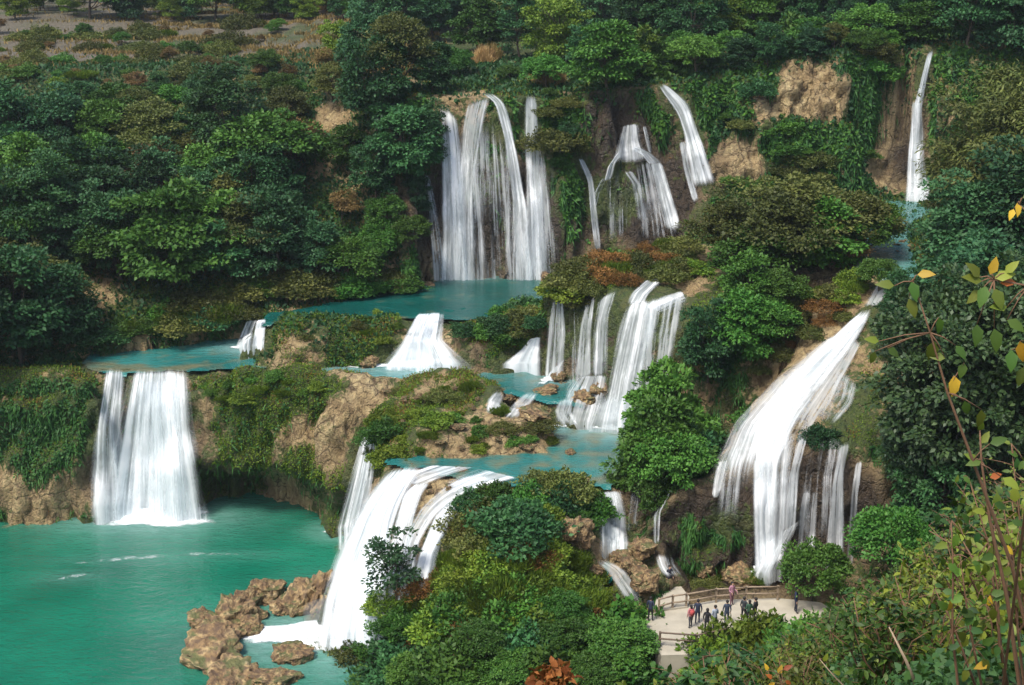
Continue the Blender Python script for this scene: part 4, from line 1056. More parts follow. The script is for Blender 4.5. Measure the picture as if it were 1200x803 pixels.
spread(['grass', 'shrubL', 'grass', 'shrubL', 'shrubB'], [(520, 650), (640, 640), (720, 690), (690, 720), (480, 715)], 36, (0.7, 1.2), S9, 0.8, (1.0, 1.4), seed=12)
spread(['shrubB', 'shrubL', 'shrubM', 'grass'], [(455, 700), (560, 690), (690, 700), (700, 735), (455, 760)], 26, (0.9, 1.5), S9, 0.9, (1.0, 1.4), seed=13)
spread(['dome', 'shrubM', 'shrubD', 'dome', 'broadC'], [(440, 740), (560, 720), (735, 735), (790, 800), (800, 860), (440, 860)], 34, (1.6, 3.0), 'at the foot of the bush island', 1.3, (1.0, 1.3), seed=14)
spread(['shrubO', 'shrubB', 'shrubM'], [(345, 770), (440, 760), (440, 830), (360, 830)], 8, (0.9, 1.5), 'on the shore rocks below the cascade', 1.0, (1.0, 1.4), seed=15)
spread(['shrubM', 'shrubL', 'dome'], [(800, 785), (960, 765), (1010, 745), (1100, 740), (1100, 850), (800, 850)], 24, (1.2, 2.2), 'below the viewing platform', 1.5, (1.0, 1.3), seed=16)
S10 = 'on the middle bluff'
spread(['shrubO', 'shrubL', 'grass', 'shrubM', 'grass'], [(450, 455), (560, 450), (600, 480), (650, 500), (650, 525), (470, 530), (445, 500)], 30, (0.3, 0.65), S10, 0.9, (1.1, 1.7), seed=17)
spread(['shrubL', 'grass', 'shrubM'], [(230, 440), (350, 440), (400, 450), (330, 470), (260, 480)], 12, (0.35, 0.6), S10, 1.0, (1.1, 1.6), seed=18)
spread(['shrubL', 'grass', 'shrubM'], [(440, 480), (470, 500), (470, 540), (440, 545)], 9, (0.5, 1.0), S10, 0.7, (1.1, 1.5), seed=19)
S11 = 'on the grassy islands and bank of the upper river'
spread(['shrubL', 'shrubO', 'grass', 'shrubM'], [(318, 365), (500, 370), (495, 400), (330, 398)], 14, (0.3, 0.6), S11, 1.0, (1.2, 1.7), seed=20)
spread(['shrubO', 'shrubM', 'shrubD'], [(530, 372), (632, 360), (632, 395), (540, 400)], 14, (0.6, 1.3), S11, 0.9, (1.2, 1.6), seed=21)
spread(['shrubO', 'shrubM', 'shrubD', 'grass'], [(120, 400), (280, 370), (290, 335), (120, 390)], 16, (0.7, 1.5), S11, 1.1, (1.2, 1.7), seed=22)
spread(['shrubM', 'shrubO'], [(280, 345), (480, 340), (480, 325), (290, 330)], 12, (0.7, 1.4), S11, 1.1, (1.2, 1.6), seed=23)
S12 = 'on the mossy brow of the terrace falls'
spread(['shrubO', 'shrubB', 'grass', 'shrubL', 'grass', 'shrubO'], [(645, 335), (690, 300), (800, 285), (830, 320), (720, 330), (680, 350)], 34, (0.5, 1.1), S12, 1.0, (1.2, 1.7), seed=24)
spread(['shrubO', 'grass', 'shrubL', 'shrubB'], [(880, 380), (940, 345), (1010, 325), (990, 370), (930, 410), (890, 440)], 26, (0.4, 0.9), 'on the grassy ochre slope', 0.9, (1.1, 1.6), seed=25)
put('shrubD', 962, 515, 1.0, '', 1.0, label='lone green bush rooted in the rock of the big right waterfall')
spread(['shrubM', 'grass', 'shrubO'], [(690, 560), (760, 555), (755, 568), (690, 572)], 5, (0.4, 0.7), 'between the small waterfalls', 0.7, (1.1, 1.5), seed=26)
spread(['shrubO', 'grass'], [(800, 678), (900, 672), (890, 688), (800, 690)], 7, (0.4, 0.7), 'behind the platform railing', 0.8, (1.2, 1.7), seed=27)

for px, py, h_ in [(772, 792, 1.5), (795, 790, 1.2), (822, 792, 1.3), (845, 784, 1.9), (866, 780, 2.2), (890, 775, 2.2), (910, 770, 2.0), (935, 768, 1.8), (880, 765, 1.5), (757, 770, 1.6), (748, 748, 1.5)]:
    put(random.choice(['shrubM', 'shrubD', 'shrubL']), px, py, h_, 'against the platform edge', 1.1)
for yq, n_ in ((44, 14), (58, 16), (74, 18), (88, 16)):
    for q in range(n_):
        put(random.choice(['shrubO', 'shrubM', 'scrub', 'grass', 'shrubO']), random.uniform(-5, 260), yq + random.uniform(-2.5, 2.5), random.uniform(0.5, 1.1), 'along a riser of the stepped fields', 1.5)

spread(['broadA', 'broadC', 'dome', 'olive', 'shrubM', 'broadB'], [(700, 88), (780, 72), (860, 60), (930, 55), (1075, 52), (1075, 66), (930, 72), (800, 92)], 24, (1.8, 4.2), S3, 1.9, (1.0, 1.4), seed=41)
spread(['broadA', 'broadB', 'dome', 'tall', 'olive'], [(0, 150), (230, 130), (330, 140), (330, 190), (0, 185)], 16, (3.0, 5.0), S1, 2.6, (1.0, 1.3), seed=42)
# ------------------------------------------------------------------ ground cover
from mathutils.kdtree import KDTree
kd = KDTree(len(FALLPTS))
for i_, p_ in enumerate(FALLPTS): kd.insert(p_, i_)
kd.balance()
def cover(name, label, n, mat, wfun, leaf, asp, up, out, seed, ymin=62.0, ymax=134.0, grass=False):
    r = np.random.default_rng(seed)
    fc = V[F].mean(1)
    sel = np.where((fc[:, 1] > ymin) & (fc[:, 1] < ymax) & (np.abs(fc[:, 0]) < 52) & (np.abs(fc[:, 0]) < fc[:, 1] * 0.47 + 4))[0]
    q = V[F[sel]]
    nr = np.cross(q[:, 2] - q[:, 0], q[:, 3] - q[:, 1]); ar = np.linalg.norm(nr, axis=1) / 2; nr = unit(nr)
    c = fc[sel]
    view = unit(np.array([0, 0, CAM_Z]) - c)
    vis = sstep(-0.15, 0.1, (nr * view).sum(1))
    w = ar * vis * wfun(c, nr, moss[F[sel]].mean(1), wet[F[sel]].mean(1), soil[F[sel]].mean(1), nB[F[sel]].mean(1)) / np.maximum(1, c[:, 1] / 90)
    w = np.clip(w, 0, None)
    k = r.choice(len(sel), n, p=w / w.sum())
    a, b = r.random((n, 1)), r.random((n, 1))
    qq = q[k]
    P = (qq[:, 0] * (1 - a) + qq[:, 1] * a) * (1 - b) + (qq[:, 3] * (1 - a) + qq[:, 2] * a) * b
    free = np.array([kd.find(p)[2] > 0.75 for p in P])
    wat = np.zeros(n, bool)
    for poly, zl in POOLS: wat |= (P[:, 2] < zl + 0.06) & (P[:, 2] > zl - 1.2) & (sdist(P[:, 0], P[:, 1], poly) > -0.3)
    ok = free & ~wat
    P, k = P[ok], k[ok]; n = len(k)
    nn = nr[k]
    P = P + nn * (r.random((n, 1)) ** 2 * 0.22 - 0.02)
    D = nn * out + r.normal(size=(n, 3)) * 0.5 + np.array([0, 0, up])
    Nn = unit(nn + np.array([0, 0, 0.5]) + r.normal(size=(n, 3)) * 0.4)
    L = leaf * r.uniform(0.5, 1.35, n) * np.clip(P[:, 1] / 90, 0.6, 1.3)
    Vv, Fv, st = leaves_np(P, D, Nn, L, L * asp, 0.2)
    tone = np.clip(0.45 + 0.3 * nB[F[sel]].mean(1)[k] + r.normal(0, 0.2, n), 0, 1)
    o = link(name, mesh_np(name, Vv, Fv, mat, False, {'rnd': ('FLOAT', np.repeat(tone, st))}))
    return set_tags(o, label, name.replace('_', ' '), kind='stuff')
dry = lambda c: (c[:, 2] > 0.15)
cover('hanging_vines', 'dark green creepers hanging over the cliffs', 150000, ML['vine'], lambda c, n, m, w, s, b: dry(c) * np.where((c[:, 0] < 5) & (c[:, 0] > -30) & (c[:, 1] < 102), 0.15, 1.0) * (1 - 0.93 * ((c[:, 0] > -28) & (c[:, 0] < -11) & (c[:, 2] < 6) & (c[:, 1] > 88) & (c[:, 1] < 104))) * sstep(0.75, 0.45, n[:, 2]) * sstep(0.42, 0.75, m + 0.25 * b), 0.24, 0.32, -0.7, 0.6, 61)
cover('moss_cover', 'short green moss and herbs over the rock terraces', 280000, ML['moss'], lambda c, n, m, w, s, b: dry(c) * np.where((c[:, 0] < 5) & (c[:, 0] > -30) & (c[:, 1] < 102) & (c[:, 2] > 4.5), 1.6, sstep(0.3, 0.6, n[:, 2])) * sstep(0.40, 0.7, m + 0.35 * b) * (1 - s) * np.where(c[:, 1] > 112, 0.5, 1.0), 0.14, 0.28, 0.3, 0.7, 62)
cover('dry_herbs', 'brownish dry herbs scattered over rock and banks', 55000, ML['rust'], lambda c, n, m, w, s, b: dry(c) * sstep(0.35, 0.7, n[:, 2]) * sstep(0.05, 0.5, b) * sstep(0.1, 0.4, m) * (1 - s) * np.where(c[:, 1] > 112, 0.5, 1.0), 0.20, 0.12, 0.6, 0.6, 63)
cover('slope_undergrowth', 'low green undergrowth below the trees of the slopes', 90000, ML['dark'], lambda c, n, m, w, s, b: ((c[:, 1] > 100) & (c[:, 0] < -10) | (c[:, 1] > 121) | (c[:, 0] > 27)) * (1 - s) * sstep(0.3, 0.6, m), 0.32, 0.34, 0.4, 0.6, 64, ymax=150)

cover('hanging_moss', 'long green moss strands hanging from the wet cliffs', 110000, ML['vine'], lambda c, n, m, w, s, b: dry(c) * np.where((c[:, 0] > 7) & (c[:, 1] < 82), 4.0, 1.0) * np.where((c[:, 0] < 5) & (c[:, 0] > -30) & (c[:, 1] < 102), 0.12, 1.0) * sstep(0.6, 0.3, n[:, 2]) * sstep(0.35, 0.6, m + 0.3 * b) * np.where(c[:, 0] > -12, 1.0, 0.35), 0.75, 0.045, -1.6, 0.35, 65)
cover('wall_creepers', 'leafy creepers covering the back wall between the falls', 80000, ML['mid'], lambda c, n, m, w, s, b: (c[:, 1] > 112) * (c[:, 0] > -11) * sstep(0.7, 0.4, n[:, 2]) * sstep(0.5, 0.75, m + 0.4 * b), 0.32, 0.34, -0.4, 0.6, 66)

# ------------------------------------------------------------------ boulders
def mat_rock():
    t = NT('boulder_rock')
    co = t.n('ShaderNodeTexCoord').outputs['Object']
    g = t.n('ShaderNodeNewGeometry')
    oi = t.n('ShaderNodeObjectInfo').outputs['Random']
    n1 = t.noise(co, 1.3, 6, 0.65, 0.5); n2 = t.noise(co, 5.0, 5, 0.6)
    c = t.ramp(n1, [(0.3, (0.09, 0.055, 0.026)), (0.44, (0.24, 0.15, 0.066)), (0.56, (0.42, 0.30, 0.14)), (0.72, (0.60, 0.48, 0.28))])
    c = t.mix(t.ramp(n2, [(0.42, (0.75, 0.75, 0.75)), (0.58, (0, 0, 0))]), c, (0.075, 0.045, 0.028))
    wp = t.n('ShaderNodeSeparateXYZ', {0: g.outputs['Normal']})
    ms = t.math('MULTIPLY', t.ramp(wp.outputs[2], [(0.5, (0, 0, 0)), (0.85, (1, 1, 1))]), t.ramp(t.noise(co, 1.8, 4), [(0.5, (0, 0, 0)), (0.6, (1, 1, 1))]))
    c = t.mix(t.math('MULTIPLY', ms, 0.8), c, (0.06, 0.085, 0.02))
    bp = t.n('ShaderNodeBump', {'Strength': 1.0, 'Distance': 0.3, 'Height': t.math('ADD', n1, t.math('MULTIPLY', n2, 0.8))})
    b = t.n('ShaderNodeBsdfPrincipled', {'Base Color': c, 'Roughness': 0.75, 'Normal': bp.outputs[0]})
    return t.out(b.outputs[0])
M_rock = mat_rock()
ROCK = []
for s_ in range(5):
    bm = bmesh.new(); bmesh.ops.create_icosphere(bm, subdivisions=5, radius=1.0)
    P_ = np.array([v.co for v in bm.verts])
    for c_ in rand_dirs(22, np.random.default_rng(300 + s_)):      # chipped faces
        over = P_ @ c_ - 0.68
        P_ = P_ - np.where(over > 0, over, 0)[:, None] * c_ * 0.92
    rr = 1 + 0.20 * fbm(P_ + s_ * 9.1, 1.1, 3, 70 + s_) + 0.12 * (1 - np.abs(fbm(P_ + s_ * 3.7, 2.4, 3, 80 + s_)) * 2.2) + 0.10 * fbm(P_, 4.0, 4, 90 + s_) - 0.16 * np.clip(0.22 - np.abs(fbm(P_ + 5, 2.0, 3, 95 + s_)), 0, 1) * 4
    # bedding planes
    Pz_ = P_ * rr[:, None]
    Pz_[:, 2] = Pz_[:, 2] * 0.8 + 0.10 * np.sin(Pz_[:, 2] * 9 + 2 * fbm(Pz_, 1.0, 2, 5))
    for v, p in zip(bm.verts, Pz_): v.co = p
    me = bpy.data.meshes.new('rock'); bm.to_mesh(me); bm.free()
    me.materials.append(M_rock)
    me.polygons.foreach_set('use_smooth', np.ones(len(me.polygons), bool))
    ROCK.append(me)
def rock(px, py, w, h, label, group=None, d=None, zl=None, sink=0.25, k=None):
    p = Vector(Pz(px, py, zl)) if zl is not None else hitf(px, py)[0]
    if p is None: return
    o = link('rock', ROCK[random.randrange(5) if k is None else k])
    o.location = (p.x, p.y, p.z + h * (0.5 - sink)); o.scale = (w / 2, (d or w) / 2, h / 2 * 1.15)
    o.rotation_euler = (random.uniform(-0.25, 0.25), random.uniform(-0.25, 0.25), random.uniform(0, 6.28))
    return set_tags(o, label, 'rock', group)
G1 = 'rocks standing in the emerald pool'
for px, py, w, h, lb in [(250, 772, 3.6, 2.0, 'wide flat ochre rock at the outer end of the pool rocks'), (262, 745, 2.6, 1.6, 'knobbly ochre rock behind the wide flat pool rock'), (240, 733, 1.6, 1.5, 'pale tipped ochre rock facing the open pool'),
                         (276, 728, 2.2, 2.6, 'dark mossy upright rock in the middle of the pool rocks'), (290, 712, 1.6, 2.0, 'pale capped rock behind the dark mossy pool rock'), (312, 700, 2.4, 1.9, 'brown rock with grass between the pool rocks'),
                         (335, 716, 1.8, 1.3, 'low ochre rock at the edge of the foaming channel'), (352, 715, 2.2, 2.2, 'ochre rock leaning against the tall brown rock'), (374, 712, 2.4, 3.8, 'tall brown rock splashed by the white cascade'),
                         (295, 740, 1.5, 1.0, 'small brown rock on the channel side of the pool rocks'), (272, 806, 3.0, 1.6, 'ochre shore rock below the foaming channel'), (320, 800, 2.4, 1.2, 'brown ledge rock beside the shore bushes'), (345, 772, 2.0, 1.4, 'mossy shore rock facing the foaming channel'), (305, 724, 1.0, 0.8, 'tiny ochre rock among the pool rocks')]:
    rock(px, py, w * 1.4, h * 1.35, lb, G1, zl=-0.1, sink=0.3)
G2 = 'rocks along the rivers'
for px, py, w, h, lb in [(432, 430, 1.7, 1.1, 'brown rock beside the wide low cascade'), (543, 340, 1.2, 0.7, 'small brown rock in the upper pool'), (500, 338, 1.8, 0.8, 'brown shore rock at the foot of the buttress'), (640, 333, 1.6, 1.4, 'brown rock at the back edge of the mossy terrace'), (470, 342, 2.2, 0.7, 'low ochre shore rock below the buttress bushes'),
                         (668, 534, 0.9, 0.7, 'small dark rock at the end of the bluff'), (596, 470, 1.6, 0.9, 'brown rock splitting the short rapids'), (640, 463, 2.2, 0.8, 'flat brown rock between rapids and three strand falls'), (655, 445, 1.2, 0.8, 'brown rock below the first strand of the three strand falls'),
                         (685, 475, 2.0, 1.6, 'dark wet rock under the three strand falls'), (705, 462, 1.6, 1.6, 'wet brown rock draped by the middle strand'), (660, 455, 1.3, 0.8, 'ochre rock in front of the thin veil'), (625, 490, 2.6, 1.2, 'brown rock at the right tip of the bluff'),
                         (673, 634, 2.2, 2.6, 'rounded mossy boulder beside the small white waterfall'), (750, 652, 1.9, 1.8, 'red brown boulder below the tree covered cliff'), (738, 666, 1.6, 1.0, 'ochre boulder beside the platform rapids'), (752, 680, 1.6, 0.9, 'ochre boulder beside the concrete path'), (725, 655, 1.2, 0.8, 'low rock at the edge of the small pool'), (757, 690, 1.8, 1.2, 'brown boulder left of the concrete path'), (700, 672, 1.4, 0.8, 'brown rock at the head of the platform rapids'), (745, 566, 1.8, 0.8, 'flat ochre rock above the faint thin waterfall'), (683, 566, 1.3, 0.7, 'ochre rock beside the lip of the small white waterfall'),
                         (865, 682, 2.2, 1.6, 'bright ochre rock at the foot of the big waterfall'), (850, 672, 1.6, 1.2, 'dark wet rock behind the railing'), (825, 672, 1.8, 1.5, 'dark wet boulder behind the railing'), (905, 680, 1.6, 1.0, 'wet brown rock beside the small platform tree')]:
    rock(px, py, w * 1.15, h * 1.15, lb, G2)
for i in range(22):
    rock(random.uniform(985, 1062), random.uniform(272, 318), random.uniform(0.5, 1.3), random.uniform(0.35, 0.8), 'pale brown stone in the stream bed above the ochre apron', 'stones in the upper stream')
for i in range(16):
    rock(random.uniform(470, 600), random.uniform(546, 580), random.uniform(0.4, 1.1), random.uniform(0.25, 0.5), 'low ochre stone on the brink of the broad white cascade', 'stones on the brink of the cascade')
for i in range(26):
    a_, b_ = random.uniform(450, 655), random.uniform(450, 530)
    rock(a_, b_, random.uniform(0.4, 1.2), random.uniform(0.25, 0.6), 'loose ochre stone lying on top of the bluff', 'stones on the bluff')

put('shrubM', 0, 0, 0.8, '', 1.5, pos=tuple(Vector(Pz(673, 590, 7.4))), label='green tuft capping the rounded boulder beside the small white waterfall')
# ------------------------------------------------------------------ viewing platform
M_conc = mat_plain('pale_concrete', (0.38, 0.345, 0.27), 0.85, 0.3, 1.3)
M_wood = mat_plain('weathered_wood', (0.25, 0.19, 0.13), 0.8, 0.3, 8)
M_woodd = mat_plain('dark_wood', (0.12, 0.085, 0.06), 0.8, 0.3, 8)
ZP = 4.75
def slab(name, poly, z0, z1, mat, label, cat=None, kind=None):
    bm = bmesh.new()
    vs = [bm.verts.new((a, b, z1)) for a, b in poly]
    f = bm.faces.new(vs)
    if f.normal.z < 0: f.normal_flip()
    ex = bmesh.ops.extrude_face_region(bm, geom=[f])
    for v in [g for g in ex['geom'] if isinstance(g, bmesh.types.BMVert)]: v.co.z = z0
    bmesh.ops.recalc_face_normals(bm, faces=bm.faces)
    return set_tags(from_bm(name, bm, mat), label, cat, kind=kind)
slab('platform_paving', XY([(758, 718), (806, 709), (840, 703), (912, 701), (962, 706), (985, 722), (940, 745), (860, 752), (846, 766), (775, 768), (756, 740)], ZP), 2.5, ZP, M_conc, 'pale concrete floor of the viewing platform', kind='structure')
slab('path', XY([(775, 684), (797, 686), (808, 700), (806, 711), (766, 716), (770, 698)], ZP + 0.1), 3.0, ZP + 0.12, M_conc, 'pale concrete path leading up to the boulders', kind='structure')
def railing(label, pts, h, mat, rails=(0.5, 0.96), zl=ZP):
    P_ = [Vector(Pz(a, b, zl)) for a, b in pts]
    root = set_tags(empty('wooden_railing', P_[0]), label, 'railing', 'railings of the viewing platform')
    for p in P_:
        bm = bmesh.new(); bm_box(bm, p - P_[0] + Vector((0, 0, h / 2 - 0.02)), (0.13, 0.13, h + 0.04), random.uniform(-.1, .1))
        bmesh.ops.bevel(bm, geom=bm.edges[:], offset=0.015, segments=1, affect='EDGES')
        from_bm('post', bm, mat, root)
    for a, b in zip(P_[:-1], P_[1:]):
        for k in rails:
            bm = bmesh.new()
            up_ = Vector((0, -0.075, h * k))
            bm_tube(bm, [a - P_[0] + up_, (a + b) / 2 - P_[0] + up_ + Vector((0, 0, random.uniform(-.03, .01))), b - P_[0] + up_], 0.052, 6)
            from_bm('rail', bm, mat, root, True)
    return root
railing('weathered wooden railing along the waterfall side of the platform', [(772, 718), (788, 714), (804, 712), (839, 706), (874, 703.5), (911, 703)], 1.0, M_wood)
railing('short wooden railing at the bush side of the platform', [(773, 757), (815, 760), (829, 757), (852, 752)], 0.95, M_woodd, (0.55, 0.97))
bench = empty('bench', tuple(Pz(952, 732, ZP)), 0.25)
set_tags(bench, 'low pale plank bench at the right edge of the platform', 'bench')
bm = bmesh.new(); bm_box(bm, (0, 0, 0.45), (2.3, 0.4, 0.08)); from_bm('seat', bm, M_conc, bench)
for sx in (-0.95, 0, 0.95):
    bm = bmesh.new(); bm_box(bm, (sx, 0, 0.205), (0.12, 0.32, 0.41)); from_bm('leg', bm, M_woodd, bench)

# ------------------------------------------------------------------ people
def body_mesh(seed, stride=0.05, arm=0.02, bend=0.0):
    r = random.Random(seed)
    vs, es, rad = [], [], []
    def v(co, ra, par=None):
        vs.append(co); rad.append(ra if isinstance(ra, tuple) else (ra, ra))
        if par is not None: es.append((par, len(vs) - 1))
        return len(vs) - 1
    pel = v((0, 0, 0.92), (0.155, 0.115))
    wa = v((0, 0.0, 1.06), (0.14, 0.105), pel); ch = v((0, 0.01, 1.26), (0.17, 0.12), wa); nk0 = v((0, 0, 1.40), (0.10, 0.085), ch)
    nk = v((0, -0.01, 1.47), 0.052, nk0); h0 = v((0, -0.015, 1.55), (0.075, 0.085), nk); h1 = v((0, -0.01, 1.64), (0.078, 0.095), h0); v((0, 0, 1.70), (0.05, 0.06), h1)
    v((0, -0.115, 1.575), 0.014, h0)
    for s in (-1, 1):
        hp = v((s * 0.095, 0, 0.84), 0.095, pel); kn = v((s * 0.10, s * stride - 0.02, 0.48), 0.062, hp); an = v((s * 0.105, s * stride * 1.3, 0.09), 0.042, kn)
        v((s * 0.115, s * stride * 1.3 - 0.15, 0.045), (0.045, 0.035), an)
        sh = v((s * 0.17, 0, 1.36), 0.068, nk0); el = v((s * (0.22 + arm), 0.03, 1.10), 0.048, sh)
        wr = v((s * (0.22 + arm * 0.8), -0.06 - bend, 0.87 + bend * 1.1), 0.030, el)
        pa = v((s * (0.22 + arm * 0.7), -0.085 - bend * 1.15, 0.80 + bend * 1.15), (0.034, 0.02), wr)
        for q, (dy, L) in enumerate([(-0.028, 0.075), (-0.009, 0.085), (0.010, 0.08), (0.028, 0.062)]):
            k1 = v((s * (0.22 + arm * 0.7), -0.085 - bend * 1.15 + dy, 0.80 + bend * 1.15 - 0.055), 0.009, pa)
            v((s * (0.215 + arm * 0.6), -0.095 - bend * 1.15 + dy, 0.80 + bend * 1.15 - 0.055 - L * 0.6), 0.008, k1)
        th = v((s * (0.20 + arm * 0.6), -0.125 - bend * 1.15, 0.81 + bend * 1.15), 0.010, pa); v((s * (0.19 + arm * 0.6), -0.14 - bend * 1.15, 0.77 + bend * 1.15), 0.009, th)
    me = bpy.data.meshes.new('body'); me.from_pydata(vs, es, [])
    o = bpy.data.objects.new('body', me); C.objects.link(o)
    md = o.modifiers.new('skin', 'SKIN'); md.use_smooth_shade = True
    for i, sv in enumerate(me.skin_vertices[0].data):
        sv.radius = rad[i]; sv.use_root = (i == 0)
    sub = o.modifiers.new('sub', 'SUBSURF'); sub.levels = 1; sub.render_levels = 1
    dg = bpy.context.evaluated_depsgraph_get(); dg.update()
    out = bpy.data.meshes.new_from_object(o.evaluated_get(dg))
    bpy.data.objects.remove(o); bpy.data.meshes.remove(me)
    return out
BODY = [body_mesh(1), body_mesh(2, 0.14, 0.03), body_mesh(3, 0.03, 0.0, 0.18)]
_pm = {}
def pmat(nm, col):
    if nm not in _pm: _pm[nm] = mat_plain(nm, col, 0.8, 0.15, 12)
    return _pm[nm]
SKIN = pmat('skin', (0.45, 0.27, 0.18))
def hair_mesh(L):
    bm = bmesh.new(); bmesh.ops.create_icosphere(bm, subdivisions=3, radius=1)
    for v_ in bm.verts:
        v_.co = Vector((v_.co.x * 0.098, v_.co.y * 0.112 + 0.022, v_.co.z * 0.10 + 1.635))
        if v_.co.z < 1.62 and v_.co.y < -0.02: v_.co.y = -0.02
        if v_.co.z < 1.60: v_.co.z -= L * (1.60 - v_.co.z) / 0.06
    me = bpy.data.meshes.new('hair'); bm.to_mesh(me); bm.free(); me.materials.append(pmat('dark_hair', (0.015, 0.012, 0.011)))
    me.polygons.foreach_set('use_smooth', np.ones(len(me.polygons), bool))
    return me
HAIR = [hair_mesh(0.02), hair_mesh(0.14)]
def bag_mesh(col):
    bm = bmesh.new(); bm_box(bm, (0, 0.19, 1.22), (0.30, 0.16, 0.40))
    bmesh.ops.bevel(bm, geom=bm.edges[:], offset=0.05, segments=2, affect='EDGES')
    for s in (-1, 1): bm_tube(bm, [(s * 0.11, 0.14, 1.38), (s * 0.12, -0.02, 1.46), (s * 0.12, -0.13, 1.30), (s * 0.12, 0.12, 1.06)], 0.02, 5)
    return bm
def person(px, py, col, pants, rz, label, b=0, hair=0, h=1.65, bag=None, zl=ZP):
    p = Pz(px, py, zl)
    o = empty('person', tuple(p), rz)
    k = h / 1.70; o.scale = (k, k, k)
    me = BODY[b].copy(); me.materials.clear()
    jm = pmat('cloth_%02x%02x%02x' % tuple(int(c * 255) for c in col), col); pm = pmat('cloth_%02x%02x%02x' % tuple(int(c * 255) for c in pants), pants)
    for m in (SKIN, jm, pm, pmat('shoe', (0.03, 0.025, 0.022))): me.materials.append(m)
    for f in me.polygons:
        c = f.center
        f.material_index = 3 if c.z < 0.10 else 2 if (c.z < 0.90 and abs(c.x) < 0.205) else 0 if c.z > 1.46 else 1
        if abs(c.x) > 0.205 and (c.z < 0.86 or c.y < -0.24): f.material_index = 0
        f.use_smooth = True
    link('body', me, o); link('hair', HAIR[hair], o)
    set_tags(o, label, 'person', 'people on the viewing platform')
    if bag: from_bm('backpack', bag_mesh(bag), pmat('bag_cloth_%d' % int(bag[0] * 99), bag), o, True)
    return o
NAVY, BLACK, GREY = (0.02, 0.028, 0.055), (0.013, 0.013, 0.016), (0.30, 0.34, 0.40)
person(784, 690, (0.018, 0.02, 0.035), BLACK, 0.4, 'person in dark clothes standing on the concrete path by the boulders', 1, zl=ZP + 0.12)
person(762, 728, NAVY, BLACK, 2.6, 'person in dark clothes half hidden by the bush at the path', 0)
person(817, 731, NAVY, NAVY, 3.0, 'person in navy jacket standing behind the one with red backpack', 0)
person(809, 736, (0.42, 0.16, 0.17), (0.05, 0.05, 0.06), 3.5, 'person in pinkish jacket carrying a red backpack', 0, 1, 1.55, bag=(0.40, 0.06, 0.06))
person(828, 742, BLACK, BLACK, 2.7, 'person in black top and black trousers beside the short railing', 0, 1)
person(837, 738, GREY, (0.04, 0.045, 0.06), 3.6, 'person in pale grey blue jacket and dark trousers', 2, 0)
person(851, 732, (0.03, 0.045, 0.075), (0.045, 0.06, 0.10), 3.1, 'person in dark blue jacket and jeans facing the waterfall', 0)
person(857, 709, (0.34, 0.17, 0.22), (0.16, 0.07, 0.09), 0.5, 'person in mauve coat leaning at the wooden railing', 2, 1, 1.6)
person(871, 728, (0.03, 0.035, 0.04), BLACK, 2.4, 'person in dark grey coat in the close group', 0)
person(877, 731, (0.03, 0.08, 0.045), BLACK, 3.4, 'person in dark green jacket in the close group', 2, 1, 1.6)
person(884, 729, BLACK, BLACK, 4.0, 'person in long black coat in the close group', 0)
person(932, 718, (0.012, 0.022, 0.06), (0.014, 0.016, 0.03), 1.2, 'person in navy clothes standing alone beside the small tree', 0, 0, 1.72)

# ------------------------------------------------------------------ plants on the photographer's hill
M_twig = mat_plain('brown_twig', (0.16, 0.085, 0.045), 0.8, 0.3, 20)
M_stick = mat_plain('dry_stick', (0.36, 0.27, 0.18), 0.85, 0.25, 15)
def leaf_mats(nm, dark, lite):
    return mat_leaf(nm, dark, lite, 0.35, 0.02)
MN = [leaf_mats('near_leaf_green', (0.022, 0.062, 0.010), (0.085, 0.150, 0.024)), leaf_mats('near_leaf_yellow', (0.050, 0.080, 0.010), (0.150, 0.175, 0.026)), leaf_mats('near_leaf_dark', (0.014, 0.05, 0.014), (0.05, 0.115, 0.028))]
def near_bush(name, seed, mat, stems=12, H_=2.2, leaf=0.13, spreadr=0.9, per=26):
    r = np.random.default_rng(seed)
    root = empty(name)
    bm = bmesh.new(); Ps, Ds = [], []
    for k in range(stems):
        a = r.uniform(0, 6.28); lean = r.uniform(0.15, spreadr)
        pts = []
        for q in np.linspace(0, 1, 7):
            pts.append(Vector((math.cos(a) * lean * H_ * 0.6 * q ** 1.4 + 0.05 * math.sin(9 * q + k), math.sin(a) * lean * H_ * 0.6 * q ** 1.4 + 0.05 * math.cos(8 * q + k), -0.15 + H_ * r.uniform(0.85, 1.0) * q * (1 - 0.25 * lean * q))))
        bm_tube(bm, pts, [0.016 * (1.2 - q) + 0.003 for q in np.linspace(0, 1, 7)], 5)
        for j in range(9):
            q = r.uniform(0.25, 1.0); i = min(5, int(q * 6)); p = pts[i].lerp(pts[i + 1], q * 6 - i)
            d = Vector(rand_dirs(1, r)[0]); d.z = abs(d.z) * 0.6 + 0.1; L = r.uniform(0.25, 0.6)
            e = p + d * L
            bm_tube(bm, [p, p + d * L * 0.5 + Vector((0, 0, 0.02)), e], [0.006, 0.005, 0.002], 4)
            for m in range(per // 2):
                t_ = r.uniform(0.2, 1.05); Ps.append(p + d * L * t_); dd = d * 0.5 + Vector(rand_dirs(1, r)[0]); dd.z -= 0.15; Ds.append(dd)
    from_bm('stem', bm, M_twig, root, True)
    P_, D_ = np.array(Ps), np.array(Ds)
    n = len(P_)
    Nn = unit(np.array([0, 0, 1.0]) + r.normal(size=(n, 3)) * 0.5)
    L = leaf * r.uniform(0.55, 1.25, n)
    Vv, Fv, st = leaves_np(P_, D_, Nn, L, L * 0.24, 0.25, True)
    tone = np.clip(r.normal(0.45, 0.27, n), 0, 1)
    link('foliage', mesh_np('foliage', Vv, Fv, mat, False, {'rnd': ('FLOAT', np.repeat(tone, st))}), root)
    return root
